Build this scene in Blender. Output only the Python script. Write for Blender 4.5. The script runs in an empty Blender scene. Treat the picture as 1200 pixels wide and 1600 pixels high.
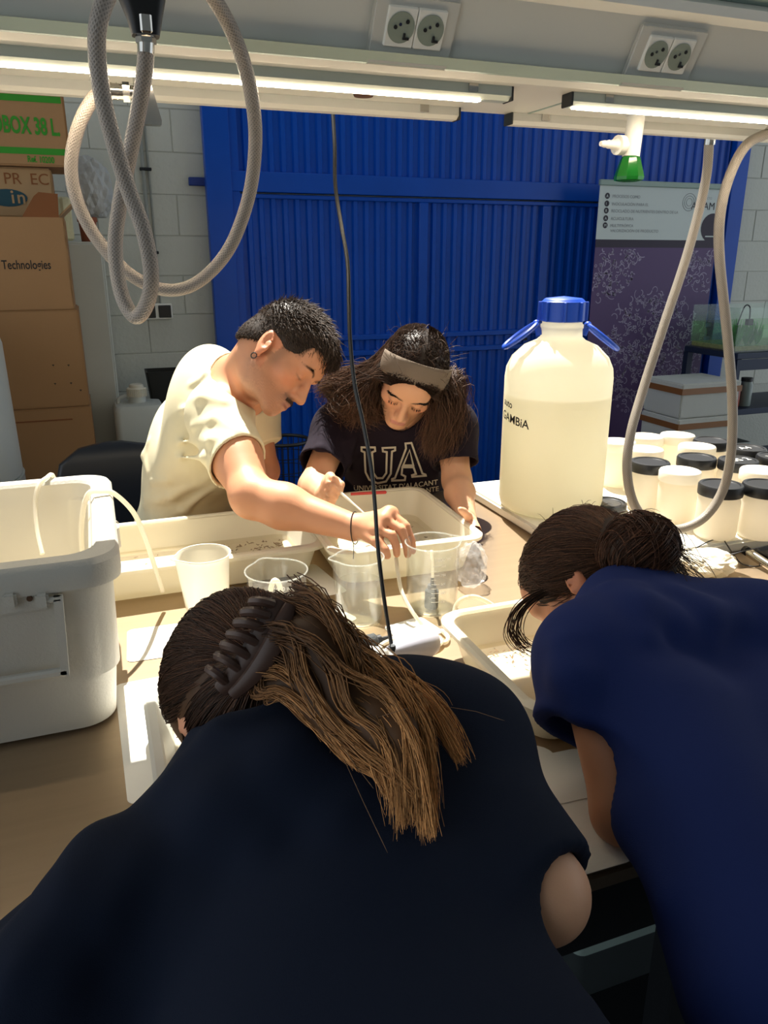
import bpy, bmesh, math, random
import numpy as np
from mathutils import Vector, Matrix
from mathutils.bvhtree import BVHTree

random.seed(4)
rng = np.random.default_rng(4)
SC = bpy.context.scene
COL = SC.collection
R = math.radians

# ------------------------------------------------------------------ camera
# world: x along the bench, y away from the photographer, z up
PITCH, YAW, CAM_H = R(18.3), R(20.3), 1.60
cam_data = bpy.data.cameras.new('camera')
cam_data.sensor_fit = 'VERTICAL'
cam_data.sensor_height = 32.0
cam_data.lens = 24.0
cam_data.clip_start = 0.02
cam = bpy.data.objects.new('camera', cam_data)
COL.objects.link(cam)
cam.location = (0, 0, CAM_H)
cam.rotation_euler = (R(90) - PITCH, 0, -YAW)
SC.camera = cam

# ------------------------------------------------------------------ light
wd = bpy.data.worlds.new('world')
SC.world = wd
wd.use_nodes = True
wd.node_tree.nodes['Background'].inputs[0].default_value = (0.86, 0.94, 1.0, 1)
wd.node_tree.nodes['Background'].inputs[1].default_value = 0.80
SUN_DIR = Vector((0.06, 0.46, 0.886)).normalized()      # towards the sun
sun_d = bpy.data.lights.new('sun', 'SUN')
sun_d.energy = 10.5
sun_d.angle = R(0.6)
sun_d.color = (1.0, 0.95, 0.86)
sun = bpy.data.objects.new('sun', sun_d)
COL.objects.link(sun)
sun.rotation_euler = SUN_DIR.to_track_quat('Z', 'Y').to_euler()
SC.view_settings.view_transform = 'Standard'
SC.view_settings.look = 'None'
SC.view_settings.gamma = 1
SC.view_settings.use_curve_mapping = False
SC.view_settings.exposure = 0.55
SC.cycles.max_bounces = 10
SC.cycles.transparent_max_bounces = 24
SC.cycles.sample_clamp_indirect = 6

# ------------------------------------------------------------------ measuring helpers (photo pixel -> point on a known plane)
_f = Vector((math.sin(YAW) * math.cos(PITCH), math.cos(YAW) * math.cos(PITCH), -math.sin(PITCH)))
_r = Vector((math.cos(YAW), -math.sin(YAW), 0))
_u = _r.cross(_f)
CAMP = Vector((0, 0, CAM_H))
def ray(x, y): return _f + _r * ((x - 600) / 1200) + _u * ((800 - y) / 1200)
def PD(x, y, d): return CAMP + ray(x, y) * d
def PZ(x, y, z):
    r = ray(x, y); return CAMP + r * ((z - CAM_H) / r.z)
def PY(x, y, yy):
    r = ray(x, y); return CAMP + r * (yy / r.y)

# ------------------------------------------------------------------ materials
MATS = {}
def lin(c):
    return tuple(((v / 12.92) if v <= 0.04045 else ((v + 0.055) / 1.055) ** 2.4) for v in c)
def hexc(h):
    h = h.lstrip('#'); return lin(tuple(int(h[i:i + 2], 16) / 255 for i in (0, 2, 4)))
def mat(name, col, rough=0.5, metal=0.0, var=0.08, vscale=6.0, bump=0.0, bscale=60.0, spec=0.5,
        stretch=None, transl=0.0, attr=None, coat=0.0, sheen=0.0, sss=0.0):
    if name in MATS: return MATS[name]
    if isinstance(col, str): col = hexc(col)
    m = bpy.data.materials.new(name); m.use_nodes = True
    nt = m.node_tree; N = nt.nodes; L = nt.links
    b = N['Principled BSDF']
    b.inputs['Roughness'].default_value = rough
    b.inputs['Metallic'].default_value = metal
    b.inputs['Specular IOR Level'].default_value = spec
    if coat: b.inputs['Coat Weight'].default_value = coat
    if sheen:
        b.inputs['Sheen Weight'].default_value = sheen
        b.inputs['Sheen Roughness'].default_value = 0.5
    if sss:
        b.inputs['Subsurface Weight'].default_value = sss
        b.inputs['Subsurface Radius'].default_value = (0.012, 0.005, 0.003)
        b.inputs['Subsurface Scale'].default_value = 1.0
    tc = N.new('ShaderNodeTexCoord'); mp = N.new('ShaderNodeMapping')
    L.new(tc.outputs['Object'], mp.inputs[0])
    if stretch: mp.inputs['Scale'].default_value = stretch
    nz = N.new('ShaderNodeTexNoise'); nz.inputs['Scale'].default_value = vscale; nz.inputs['Detail'].default_value = 5
    L.new(mp.outputs[0], nz.inputs['Vector'])
    mx = N.new('ShaderNodeMix'); mx.data_type = 'RGBA'
    mx.inputs[6].default_value = (*[max(0, c * (1 - var)) for c in col], 1)
    mx.inputs[7].default_value = (*[min(1, c * (1 + var)) for c in col], 1)
    L.new(nz.outputs[0], mx.inputs[0])
    src = mx.outputs[2]
    if attr:
        at = N.new('ShaderNodeAttribute'); at.attribute_name = attr
        mm = N.new('ShaderNodeMix'); mm.data_type = 'RGBA'; mm.blend_type = 'MULTIPLY'
        mm.inputs[0].default_value = 1.0
        L.new(src, mm.inputs[6]); L.new(at.outputs['Color'], mm.inputs[7])
        src = mm.outputs[2]
    L.new(src, b.inputs['Base Color'])
    if bump:
        n2 = N.new('ShaderNodeTexNoise'); n2.inputs['Scale'].default_value = bscale; n2.inputs['Detail'].default_value = 4
        L.new(mp.outputs[0], n2.inputs['Vector'])
        bp = N.new('ShaderNodeBump'); bp.inputs['Strength'].default_value = bump; bp.inputs['Distance'].default_value = 0.01
        L.new(n2.outputs[0], bp.inputs['Height']); L.new(bp.outputs[0], b.inputs['Normal'])
    if transl:
        out = N['Material Output']
        tr = N.new('ShaderNodeBsdfTranslucent'); L.new(src, tr.inputs[0])
        ms = N.new('ShaderNodeMixShader'); ms.inputs[0].default_value = transl
        L.new(b.outputs[0], ms.inputs[1]); L.new(tr.outputs[0], ms.inputs[2]); L.new(ms.outputs[0], out.inputs[0])
    MATS[name] = m
    return m
def glass(name, tint=(1, 1, 1), ior=1.45, rough=0.02, film=0.0, filmcol=(0.9, 0.9, 0.9)):
    """thin clear wall: what lies behind shows through, grazing angles reflect; 'film' is a milky share"""
    if name in MATS: return MATS[name]
    m = bpy.data.materials.new(name); m.use_nodes = True
    nt = m.node_tree; N = nt.nodes; L = nt.links
    N.remove(N['Principled BSDF']); out = N['Material Output']
    t = N.new('ShaderNodeBsdfTransparent'); t.inputs[0].default_value = (*tint, 1)
    g = N.new('ShaderNodeBsdfGlossy'); g.inputs['Roughness'].default_value = rough
    lw = N.new('ShaderNodeLayerWeight'); lw.inputs['Blend'].default_value = 0.5
    pw = N.new('ShaderNodeMath'); pw.operation = 'POWER'; pw.inputs[1].default_value = 4.0; L.new(lw.outputs['Facing'], pw.inputs[0])
    fr = N.new('ShaderNodeMath'); fr.operation = 'MULTIPLY_ADD'; fr.inputs[1].default_value = 0.55; fr.inputs[2].default_value = ((ior - 1) / (ior + 1)) ** 2; L.new(pw.outputs[0], fr.inputs[0])
    ms = N.new('ShaderNodeMixShader')
    L.new(fr.outputs[0], ms.inputs[0]); L.new(t.outputs[0], ms.inputs[1]); L.new(g.outputs[0], ms.inputs[2])
    res = ms
    if film:
        tc = N.new('ShaderNodeTexCoord'); nz = N.new('ShaderNodeTexNoise'); nz.inputs['Scale'].default_value = 25
        L.new(tc.outputs['Object'], nz.inputs['Vector'])
        d = N.new('ShaderNodeBsdfTranslucent'); d.inputs[0].default_value = (*filmcol, 1)
        d2 = N.new('ShaderNodeBsdfDiffuse'); d2.inputs[0].default_value = (*filmcol, 1)
        dd = N.new('ShaderNodeMixShader'); L.new(d.outputs[0], dd.inputs[1]); L.new(d2.outputs[0], dd.inputs[2])
        mr = N.new('ShaderNodeMapRange'); mr.inputs['To Min'].default_value = film * 0.7; mr.inputs['To Max'].default_value = film * 1.3
        L.new(nz.outputs[0], mr.inputs['Value'])
        m2 = N.new('ShaderNodeMixShader'); L.new(mr.outputs[0], m2.inputs[0])
        L.new(ms.outputs[0], m2.inputs[1]); L.new(dd.outputs[0], m2.inputs[2]); res = m2
    L.new(res.outputs[0], out.inputs[0])
    MATS[name] = m
    return m
def emit(name, col, s):
    if name in MATS: return MATS[name]
    m = bpy.data.materials.new(name); m.use_nodes = True
    b = m.node_tree.nodes['Principled BSDF']
    b.inputs['Base Color'].default_value = (*col, 1)
    b.inputs['Emission Color'].default_value = (*col, 1)
    b.inputs['Emission Strength'].default_value = s
    MATS[name] = m
    return m

# ------------------------------------------------------------------ mesh building
class MB:
    """collects shapes; build() links them as ONE mesh object"""
    def __init__(s): s.v = []; s.f = []; s.n = 0
    def add(s, v, f):
        s.v.extend([tuple(p) for p in v]); s.f.extend([tuple(i + s.n for i in q) for q in f]); s.n = len(s.v); return s
    def box(s, c, d, rz=0.0, bev=0.0, rot=None, seg=1):
        bm = bmesh.new(); bmesh.ops.create_cube(bm, size=1)
        for v in bm.verts: v.co = Vector((v.co.x * d[0], v.co.y * d[1], v.co.z * d[2]))
        if bev: bmesh.ops.bevel(bm, geom=list(bm.edges), offset=min(bev, min(d) * 0.45), segments=seg, affect='EDGES')
        M = Matrix.Translation(c) @ (rot.to_4x4() if rot is not None else Matrix.Rotation(rz, 4, 'Z'))
        bm.verts.index_update()
        s.add([M @ v.co for v in bm.verts], [[v.index for v in f.verts] for f in bm.faces]); bm.free(); return s
    def bb(s, a, b, bev=0.0, seg=1):
        return s.box([(a[i] + b[i]) / 2 for i in range(3)], [abs(b[i] - a[i]) for i in range(3)], bev=bev, seg=seg)
    def cyl(s, a, b, r1, r2=None, n=20, caps=True):
        r2 = r1 if r2 is None else r2
        return s.tube([a, b], [r1, r2], n, caps)
    def tube(s, pts, r, n=10, caps=True, closed=False, flat=None):
        P = [Vector(p) for p in pts]; k = len(P)
        rs = r if hasattr(r, '__len__') else [r] * k
        T = []
        for i in range(k):
            if closed: t = P[(i + 1) % k] - P[i - 1]
            else: t = P[min(i + 1, k - 1)] - P[max(i - 1, 0)]
            T.append(t.normalized() if t.length > 1e-9 else Vector((0, 0, 1)))
        ref = Vector((0, 0, 1)) if abs(T[0].z) < 0.9 else Vector((1, 0, 0))
        nrm = (ref - T[0] * ref.dot(T[0])).normalized()
        V = []
        for i in range(k):
            nrm = (nrm - T[i] * nrm.dot(T[i]))
            nrm = nrm.normalized() if nrm.length > 1e-6 else T[i].orthogonal().normalized()
            bi = T[i].cross(nrm)
            for j in range(n):
                a = 2 * math.pi * j / n
                V.append(P[i] + (nrm * math.cos(a) + bi * math.sin(a) * (flat or 1)) * rs[i])
        F = []
        for i in range(k if closed else k - 1):
            for j in range(n):
                a = i * n + j; b = i * n + (j + 1) % n; c = ((i + 1) % k) * n + (j + 1) % n; d = ((i + 1) % k) * n + j
                F.append((a, b, c, d))
        if caps and not closed:
            F.append(tuple(reversed(range(n)))); F.append(tuple(range((k - 1) * n, k * n)))
        return s.add(V, F)
    def lathe(s, prof, n=32, c=(0, 0, 0), axis=None, close=False):
        """prof: list of (r, z) about the vertical through c"""
        V = []; F = []
        q = Vector((0, 0, 1)).rotation_difference(Vector(axis).normalized()) if axis is not None else None
        for r, z in prof:
            for j in range(n):
                a = 2 * math.pi * j / n
                p = Vector((r * math.cos(a), r * math.sin(a), z))
                if q: p = q @ p
                V.append(p + Vector(c))
        k = len(prof)
        for i in range(k - 1 if not close else k):
            for j in range(n):
                F.append((i * n + j, i * n + (j + 1) % n, ((i + 1) % k) * n + (j + 1) % n, ((i + 1) % k) * n + j))
        if not close:
            if prof[0][0] > 1e-6: F.append(tuple(reversed(range(n))))
            if prof[-1][0] > 1e-6: F.append(tuple(range((k - 1) * n, k * n)))
        return s.add(V, F)
    def loft(s, loops, seg=6, capa=True, capb=True):
        """loops of rounded rectangles (cx, cy, hx, hy, r, z)"""
        V = []; F = []; n = 4 * (seg + 1)
        for cx, cy, hx, hy, r, z in loops:
            for q, (sx, sy) in enumerate(((1, 1), (-1, 1), (-1, -1), (1, -1))):
                for k in range(seg + 1):
                    a = math.pi / 2 * (q + k / seg)
                    V.append((cx + sx * (hx - r) + r * math.cos(a), cy + sy * (hy - r) + r * math.sin(a), z))
        for i in range(len(loops) - 1):
            for j in range(n):
                F.append((i * n + j, i * n + (j + 1) % n, (i + 1) * n + (j + 1) % n, (i + 1) * n + j))
        if capa: F.append(tuple(reversed(range(n))))
        if capb: F.append(tuple(range((len(loops) - 1) * n, len(loops) * n)))
        return s.add(V, F)
    def ell(s, c, r, n=20, m=12, rot=None):
        V = [Vector((0, 0, -1))]; F = []
        for i in range(1, m):
            t = math.pi * i / m - math.pi / 2
            for j in range(n):
                a = 2 * math.pi * j / n; V.append(Vector((math.cos(t) * math.cos(a), math.cos(t) * math.sin(a), math.sin(t))))
        V.append(Vector((0, 0, 1)))
        for j in range(n): F.append((0, 1 + (j + 1) % n, 1 + j))
        for i in range(m - 2):
            for j in range(n):
                a = 1 + i * n + j; b = 1 + i * n + (j + 1) % n; F.append((a, b, b + n, a + n))
        e = len(V) - 1
        for j in range(n): F.append((e, 1 + (m - 2) * n + j, 1 + (m - 2) * n + (j + 1) % n))
        W = []
        for v in V:
            p = Vector((v.x * r[0], v.y * r[1], v.z * r[2]))
            if rot is not None: p = rot @ p
            W.append(p + Vector(c))
        return s.add(W, F)
    def prism(s, poly, axis, lo, hi):
        """poly in the two other axes, extruded along axis (0, 1 or 2)"""
        o = [i for i in range(3) if i != axis]; V = []
        for e in (lo, hi):
            for p in poly:
                q = [0, 0, 0]; q[axis] = e; q[o[0]] = p[0]; q[o[1]] = p[1]; V.append(q)
        k = len(poly)
        return s.add(V, [tuple(range(k)), tuple(reversed(range(k, 2 * k)))] + [(i, i + k, (i + 1) % k + k, (i + 1) % k) for i in range(k)])
    def build(s, name, m, parent=None, local=False, smooth=True, ang=35):
        me = bpy.data.meshes.new(name); me.from_pydata(s.v, [], s.f)
        return link_mesh(name, me, m, parent, local, smooth, ang)
def link_mesh(name, me, m, parent=None, local=False, smooth=True, ang=35, fixn=True):
    if fixn:
        bm = bmesh.new(); bm.from_mesh(me); bmesh.ops.recalc_face_normals(bm, faces=list(bm.faces)); bm.to_mesh(me); bm.free()
    if smooth:
        me.shade_smooth()
        if ang < 180: me.set_sharp_from_angle(angle=R(ang))
    if m is not None: me.materials.append(m)
    o = bpy.data.objects.new(name, me); COL.objects.link(o)
    if parent is not None: put(o, parent, local)
    return o
WM = {}
def put(o, parent, local=False):
    o.parent = parent
    if not local and parent.name in WM: o.matrix_parent_inverse = WM[parent.name].inverted()
def tag(o, label, cat, group=None, kind=None):
    o['label'] = label; o['category'] = cat
    if group: o['group'] = group
    if kind: o['kind'] = kind
    return o
def thing(name, label, cat, loc=(0, 0, 0), rz=0.0, group=None):
    o = bpy.data.objects.new(name, None); COL.objects.link(o)
    o.empty_display_size = 0.05
    o.location = loc; o.rotation_euler = (0, 0, rz)
    WM[o.name] = Matrix.Translation(loc) @ Matrix.Rotation(rz, 4, 'Z')
    return tag(o, label, cat, group)
def struct(o): o['kind'] = 'structure'; return o
def copy_tree(o, parent=None):
    c = o.copy(); COL.objects.link(c)
    if parent is not None: c.parent = parent
    for ch in [x for x in o.children]: copy_tree(ch, c)
    return c
def spline(pts, n=8, closed=False):
    """Catmull-Rom through the points"""
    P = [Vector(p) for p in pts]; out = []; k = len(P)
    for i in range(k if closed else k - 1):
        if closed: p0, p1, p2, p3 = P[i - 1], P[i], P[(i + 1) % k], P[(i + 2) % k]
        else: p0, p1, p2, p3 = P[max(i - 1, 0)], P[i], P[i + 1], P[min(i + 2, k - 1)]
        for j in range(n):
            t = j / n
            out.append(0.5 * ((2 * p1) + (p2 - p0) * t + (2 * p0 - 5 * p1 + 4 * p2 - p3) * t * t + (3 * p1 - p0 - 3 * p2 + p3) * t ** 3))
    if not closed: out.append(P[-1])
    return out
def text_mesh(txt, size, depth=0.0, spacing=1.0, offset=0.0):
    """flat letters in the xy plane, origin at the left end of the base line"""
    cu = bpy.data.curves.new('lettering', 'FONT'); cu.body = txt; cu.size = size; cu.extrude = depth
    cu.space_character = spacing; cu.offset = offset; cu.resolution_u = 4
    o = bpy.data.objects.new('lettering', cu); COL.objects.link(o)
    dg = bpy.context.evaluated_depsgraph_get()
    me = bpy.data.meshes.new_from_object(o.evaluated_get(dg))
    bpy.data.objects.remove(o); bpy.data.curves.remove(cu)
    return me
def text_on(txt, size, origin, ex, ey, m, parent, name='lettering', spacing=1.0, offset=0.0, lift=0.0008, width=None):
    """printed letters on a plane: origin = left end of base line, ex / ey = directions along and up"""
    me = text_mesh(txt, size, 0, spacing, offset)
    ex = Vector(ex).normalized(); ey = Vector(ey).normalized(); nz = ex.cross(ey)
    xs = width / max(v.co.x for v in me.vertices) if width else 1.0
    for v in me.vertices: v.co = Vector(origin) + ex * v.co.x * xs + ey * v.co.y + nz * lift
    me.materials.clear()
    return link_mesh(name, me, m, parent, smooth=False, fixn=False)
# ================================================================== SETTING
M_floor = mat('concrete_floor', '#4a4a48', 0.6, var=0.2, vscale=3, bump=0.1)
M_ceil = mat('grey_roof', '#8b8d8c', 0.8)
M_block = mat('painted_block', '#c4c6bd', 0.75, var=0.07, vscale=3, bump=0.25, bscale=45)
M_mortar = mat('mortar', '#b9bbb3', 0.9, bump=0.3)
M_blue = mat('blue_paint', '#0049b0', 0.34, var=0.12, vscale=4, bump=0.04, bscale=20, spec=0.3)
M_bluedk = mat('blue_paint_dark', '#0a2f7c', 0.5, var=0.15)
M_steel = mat('brushed_steel', '#aa957b', 0.32, 0.75, var=0.08, vscale=5, stretch=(1, 14, 1), bump=0.02, bscale=40)
M_chrome = mat('chrome', '#c9c6c0', 0.16, 1.0, var=0.03)
M_black = mat('black_plastic', '#15171a', 0.45, var=0.2)
M_dark = mat('dark_steel', '#1d2126', 0.5, 0.3, var=0.2)
M_white = mat('white_plastic', '#e6e5dd', 0.4, var=0.03)
M_lacq = mat('white_lacquer', '#d6d5cc', 0.35, var=0.04, vscale=4)
M_teal = mat('grey_green_trim', '#8fa39b', 0.4, var=0.05)

fl = MB().bb((-3, -3, -0.1), (6.5, 4.6, 0)).build('floor', M_floor); struct(fl)
# ceiling with an unseen opening, added to sun the far half of the bench
HX0, HX1, HY0, HY1, CZ = 0.02, 2.35, 2.86, 4.2, 4.6
cm = MB()
cm.bb((-3, -3, CZ), (HX0, 4.6, CZ + .1)).bb((HX1, -3, CZ), (6.5, 4.6, CZ + .1))
cm.bb((HX0, -3, CZ), (HX1, HY0, CZ + .1)).bb((HX0, HY1, CZ), (HX1, 4.6, CZ + .1))
struct(cm.build('ceiling', M_ceil))
fm = MB()
fm.bb((HX0 - .05, HY0 - .05, CZ + .1), (HX0, HY1 + .05, CZ + .2)).bb((HX1, HY0 - .05, CZ + .1), (HX1 + .05, HY1 + .05, CZ + .2))
fm.bb((HX0, HY0 - .05, CZ + .1), (HX1, HY0, CZ + .2)).bb((HX0, HY1, CZ + .1), (HX1, HY1 + .05, CZ + .2))
wn = struct(fm.build('unseen_skylight', M_lacq))
WY = 4.40
wb = struct(MB().bb((-3, WY + .002, 0), (6.5, WY + .2, CZ)).build('wall_back', M_mortar))
struct(MB().bb((-3, -3.1, 0), (6.5, -3, CZ)).build('added_wall_front', mat('dim_wall', '#a9aba8', .8)))  # unseen wall added behind the camera to cut light from that side
bme = {}
def block(x0, x1, z0, z1):
    w = round(x1 - x0, 3)
    if w not in bme:
        mb = MB().box((0, 0, 0), (w - .0045, .03, .1955), bev=.0025); me = bpy.data.meshes.new('block'); me.from_pydata(mb.v, [], mb.f)
        me.materials.append(M_block); bme[w] = me
    o = bpy.data.objects.new('block', bme[w]); COL.objects.link(o)
    o.location = ((x0 + x1) / 2, WY + .012 + random.uniform(-.0012, .0012), (z0 + z1) / 2); o.parent = wb
for xa, xb, za, zb in ((-0.2, 0.64, 0.71, 2.5), (4.12, 5.3, 0.71, 2.5)):
    k = 0; z = za
    while z < zb:
        off = 0.2 if k % 2 else 0.0; x = xa - off + (0.08 if xa < 0 else 0.02)
        while x < xb:
            block(x, x + 0.4, z, z + 0.2); x += 0.4
        z += 0.2; k += 1

# ------------------------------------------------------------------ big blue corrugated door
door = bpy.data.objects.new('door_1', None); COL.objects.link(door); door.location = (2.4, WY - .02, 0); struct(door)
WM['door_1'] = Matrix.Translation((2.4, WY - .02, 0))
DX0, DX1 = 0.625, 4.14
def panel(x0, x1, z0, z1, y=WY - .035):
    """trapezoid-corrugated sheet"""
    mb = MB(); pitch = 0.066; dp = 0.014; pr = []; x = x0
    while x < x1 - 1e-4:
        for fx, fy in ((0, 0), (.42, 0), (.54, 1), (.86, 1), (1.0, 0)):
            xx = x + fx * pitch
            if xx <= x1 and fx < 1: pr.append((xx, y - fy * dp))
        x += pitch
    pr.append((x1, y))
    V = [(a, b, z0) for a, b in pr] + [(a, b, z1) for a, b in pr]; k = len(pr)
    mb.add(V, [(i, i + 1, i + 1 + k, i + k) for i in range(k - 1)])
    return mb.build('corrugated_panel', M_blue, door, smooth=False)
def bar(n, x0, x1, z0, z1, y0=WY - .075, y1=WY - .03, m=None):
    return MB().bb((x0, y0, z0), (x1, y1, z1), bev=.003).build(n, m or M_blue, door)
bar('frame_post', DX0, DX0 + .13, 0, 3.2, WY - .09)
bar('frame_post', 4.02, DX1, 0, 3.2, WY - .09)
bar('top_rail', DX0 + .13, 4.02, 2.95, 3.2)
bar('middle_rail', DX0 + .13, 4.02, 1.93, 2.03)
bar('middle_rail', DX0 + .13, 4.02, 1.90, 1.922, WY - .062)
bar('lower_rail', DX0 + .16, 4.02, 1.145, 1.175, WY - .068)
bar('lower_rail', DX0 + .16, 4.02, 1.055, 1.085, WY - .068)
bar('bottom_rail', DX0 + .13, 4.02, 0.04, 0.16)
for a, b, z0, z1 in ((.80, 4.02, 2.03, 2.95), (.80, 1.82, 1.175, 1.9), (1.875, 2.63, 1.175, 1.9), (2.685, 4.02, 1.175, 1.9),
                     (.80, 1.82, .16, 1.055), (1.875, 2.63, .16, 1.055), (2.685, 4.02, .16, 1.055), (.80, 4.02, 1.085, 1.145)):
    panel(a, b, z0, z1)
bar('stile', .755, .80, 0.1, 3.0, WY - .07)
bar('stile', 1.82, 1.875, 0.16, 1.9, WY - .066)
bar('stile', 2.63, 2.685, 0.16, 1.9, WY - .066)
MB().bb((.545, WY - .04, 1.955), (.64, WY - .012, 1.995), bev=.003).build('latch_bracket', M_bluedk, door)
MB().bb((2.46, WY - .085, 1.108), (2.56, WY - .05, 1.122), bev=.002).build('latch_rod', M_dark, door)

# conduit and double outlet on the left wall
cd = thing('wall_conduit', 'thin grey vertical conduit on the white block wall above the double outlet', 'conduit', (.325, WY - .01, 1.36))
MB().tube([(.325, WY - .012, 1.37), (.325, WY - .012, 3.2)], .009, 8).tube([(.352, WY - .010, 1.37), (.352, WY - .010, 3.2)], .005, 6).build('pipe', mat('conduit_grey', '#8c908b', .5), cd)
for z in (1.62, 2.02, 2.4): MB().bb((.308, WY - .024, z), (.366, WY, z + .014), bev=.002).build('clip', M_dark, cd)
ou = thing('wall_outlet', 'black double outlet with white frame on the white block wall', 'outlet', (.33, WY, 1.33))
MB().bb((.25, WY - .028, 1.288), (.41, WY, 1.37), bev=.005).build('frame', M_white, ou)
for x in (.29, .37): MB().bb((x - .032, WY - .034, 1.297), (x + .032, WY - .02, 1.361), bev=.003).build('insert', M_black, ou)
# pipe on the right wall
pr_ = thing('wall_pipe', 'thin grey pipe running down the white block wall at far right', 'pipe', (4.62, WY - .02, 1.2))
MB().tube([(4.62, WY - .014, 1.2), (4.62, WY - .014, 3.0)], .014, 8).build('tube', mat('conduit_grey', '#8c908b'), pr_)
MB().tube([(4.60, WY - .008, 1.75), (4.64, WY - .02, 1.75)], .02, 8).build('clamp', M_dark, pr_)
# ================================================================== BENCH
BZ = 0.92
M_print_blk = mat('black_ink', '#141414', 0.7)
bn = thing('lab_bench', 'long stainless steel laboratory bench the four people lean over', 'bench', (0.6, 1.3, 0))
MB().bb((-1.9, .585, BZ - .03), (3.3, 2.07, BZ), bev=.006, seg=2).build('bench_top', M_steel, bn)
MB().bb((-1.85, .60, BZ - .13), (3.25, .63, BZ - .031)).bb((-1.85, 2.02, BZ - .13), (3.25, 2.05, BZ - .031)).build('apron', M_dark, bn)
for x in (-1.8, 3.2, .7):
    for y in (.66, 2.0): MB().bb((x - .025, y - .025, 0), (x + .025, y + .025, BZ - .03), bev=.003).build('leg', M_dark, bn)
MB().bb((-1.8, .7, .40), (3.2, 1.95, .425)).build('lower_shelf', M_dark, bn)

# things on the lower shelf
cb = thing('storage_box', 'pale lidded plastic box on the dark shelf below the bench', 'box', (.75, .86, .425))
MB().loft([(.78, .90, .15, .11, .02, .425), (.78, .90, .16, .12, .02, .54)]).build('body', mat('murky_plastic', '#3c4346', .4), cb)
MB().loft([(.78, .90, .168, .128, .02, .541), (.78, .90, .168, .128, .02, .57), (.78, .90, .15, .11, .02, .578)]).build('lid', mat('pale_lid', '#9fb3ae', .4), cb)
cb2 = thing('storage_box', 'grey open crate on the dark shelf below the bench', 'crate', (1.2, .86, .425))
MB().loft([(1.22, .95, .14, .12, .015, .425), (1.22, .95, .16, .14, .015, .60), (1.22, .95, .15, .13, .015, .60), (1.22, .95, .13, .11, .015, .44)]).build('body', mat('grey_crate', '#52585c', .5), cb2)

# ================================================================== OVERHEAD SERVICE SHELF
SX0, SX1, SZ = -1.5, 2.9, 1.865
sv = thing('overhead_shelf', 'long white overhead service shelf running above the bench', 'shelf', (0.7, 1.35, BZ))
MB().prism([(1.205, 1.872), (1.222, SZ), (1.475, SZ), (1.49, 1.880), (1.49, 1.99), (1.16, 1.99), (1.16, 1.955)], 0, SX0, SX1).build('shelf_body', M_lacq, sv, smooth=False)
MB().prism([(1.180, 1.882), (1.199, 1.871), (1.212, 1.871), (1.194, 1.885)], 0, SX0, SX1).build('cove_trim', M_teal, sv, smooth=False)
MB().prism([(1.196, 1.884), (1.15, 1.957), (1.163, 1.962), (1.21, 1.884)], 0, SX0, SX1).build('front_panel', M_lacq, sv, smooth=False)
MB().prism([(1.15, 1.957), (1.125, 1.962), (1.120, 1.975), (1.13, 1.985), (1.18, 1.985), (1.165, 1.962)], 0, SX0, SX1).build('top_lip', M_white, sv, smooth=False)
MB().prism([(1.13, 1.9855), (1.105, 1.99), (1.105, 2.02), (1.15, 2.02), (1.15, 1.9855)], 0, SX0, SX1).build('upper_rail', M_teal, sv, smooth=False)
for x in (-1.4, 2.8): MB().bb((x - .03, 1.28, BZ), (x + .03, 1.42, SZ), bev=.004).build('support_post', M_lacq, sv)
MB().bb((1.9, 1.2, 2.0), (2.6, 1.45, 2.26), bev=.006).build('cable_box', M_dark, sv)
MB().prism([(.835, 1.25), (.83, 1.45), (.836, 1.45), (.841, 1.25)], 2, SZ - .001, SZ + .004).build('joint', M_teal, sv)
# round plug in the underside
tag(MB().lathe([(0, 0), (.016, 0), (.018, .004), (.018, .006)], 20, PZ(568, 151, SZ - .006)).build('hole_plug', mat('brown_plug', '#5a3a24', .6)), 'small round brown plug in the underside of the white overhead shelf', 'plug')

M_led = emit('led_glow', (1.0, .82, .60), 30)
M_alu = mat('anodised_aluminium', '#b9c2bb', .4, .4)
def led_bar(x0, x1, y, label, lit=True, name='led_strip'):
    t = thing(name, label, 'light', ((x0 + x1) / 2, y, SZ), group=None)
    MB().prism([(y - .014, SZ), (y - .014, SZ - .014), (y - .004, SZ - .02), (y + .016, SZ - .02), (y + .016, SZ)], 0, x0, x1).build('housing', M_alu if lit else M_lacq, t, smooth=False)
    for x, q in ((x0, x0 - .004), (x1, x1 + .004)):
        MB().bb((min(x, q), y - .015, SZ - .021), (max(x, q), y + .017, SZ), bev=.001).build('end_cap', M_black, t)
    if lit: MB().bb((x0 + .012, y - .0035, SZ - .0225), (x1 - .05, y + .010, SZ - .0201)).build('diffuser', M_led, t)
    for x in (x0 + .07, x1 - .07):
        MB().bb((x - .008, y - .017, SZ - .012), (x + .008, y - .0145, SZ + .001)).build('clip', M_chrome, t)
    return t
led_bar(-1.2, .682, 1.258, 'long lit warm LED strip under the left half of the overhead shelf')
led_bar(.80, 2.3, 1.258, 'lit LED strip under the right half of the overhead shelf beside the green tap')
led_bar(-1.2, .68, 1.452, 'unlit white strip housing along the left far edge of the overhead shelf', False, 'strip_housing')
led_bar(.80, 2.3, 1.462, 'unlit white strip housing along the right far edge of the overhead shelf', False, 'strip_housing')

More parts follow.
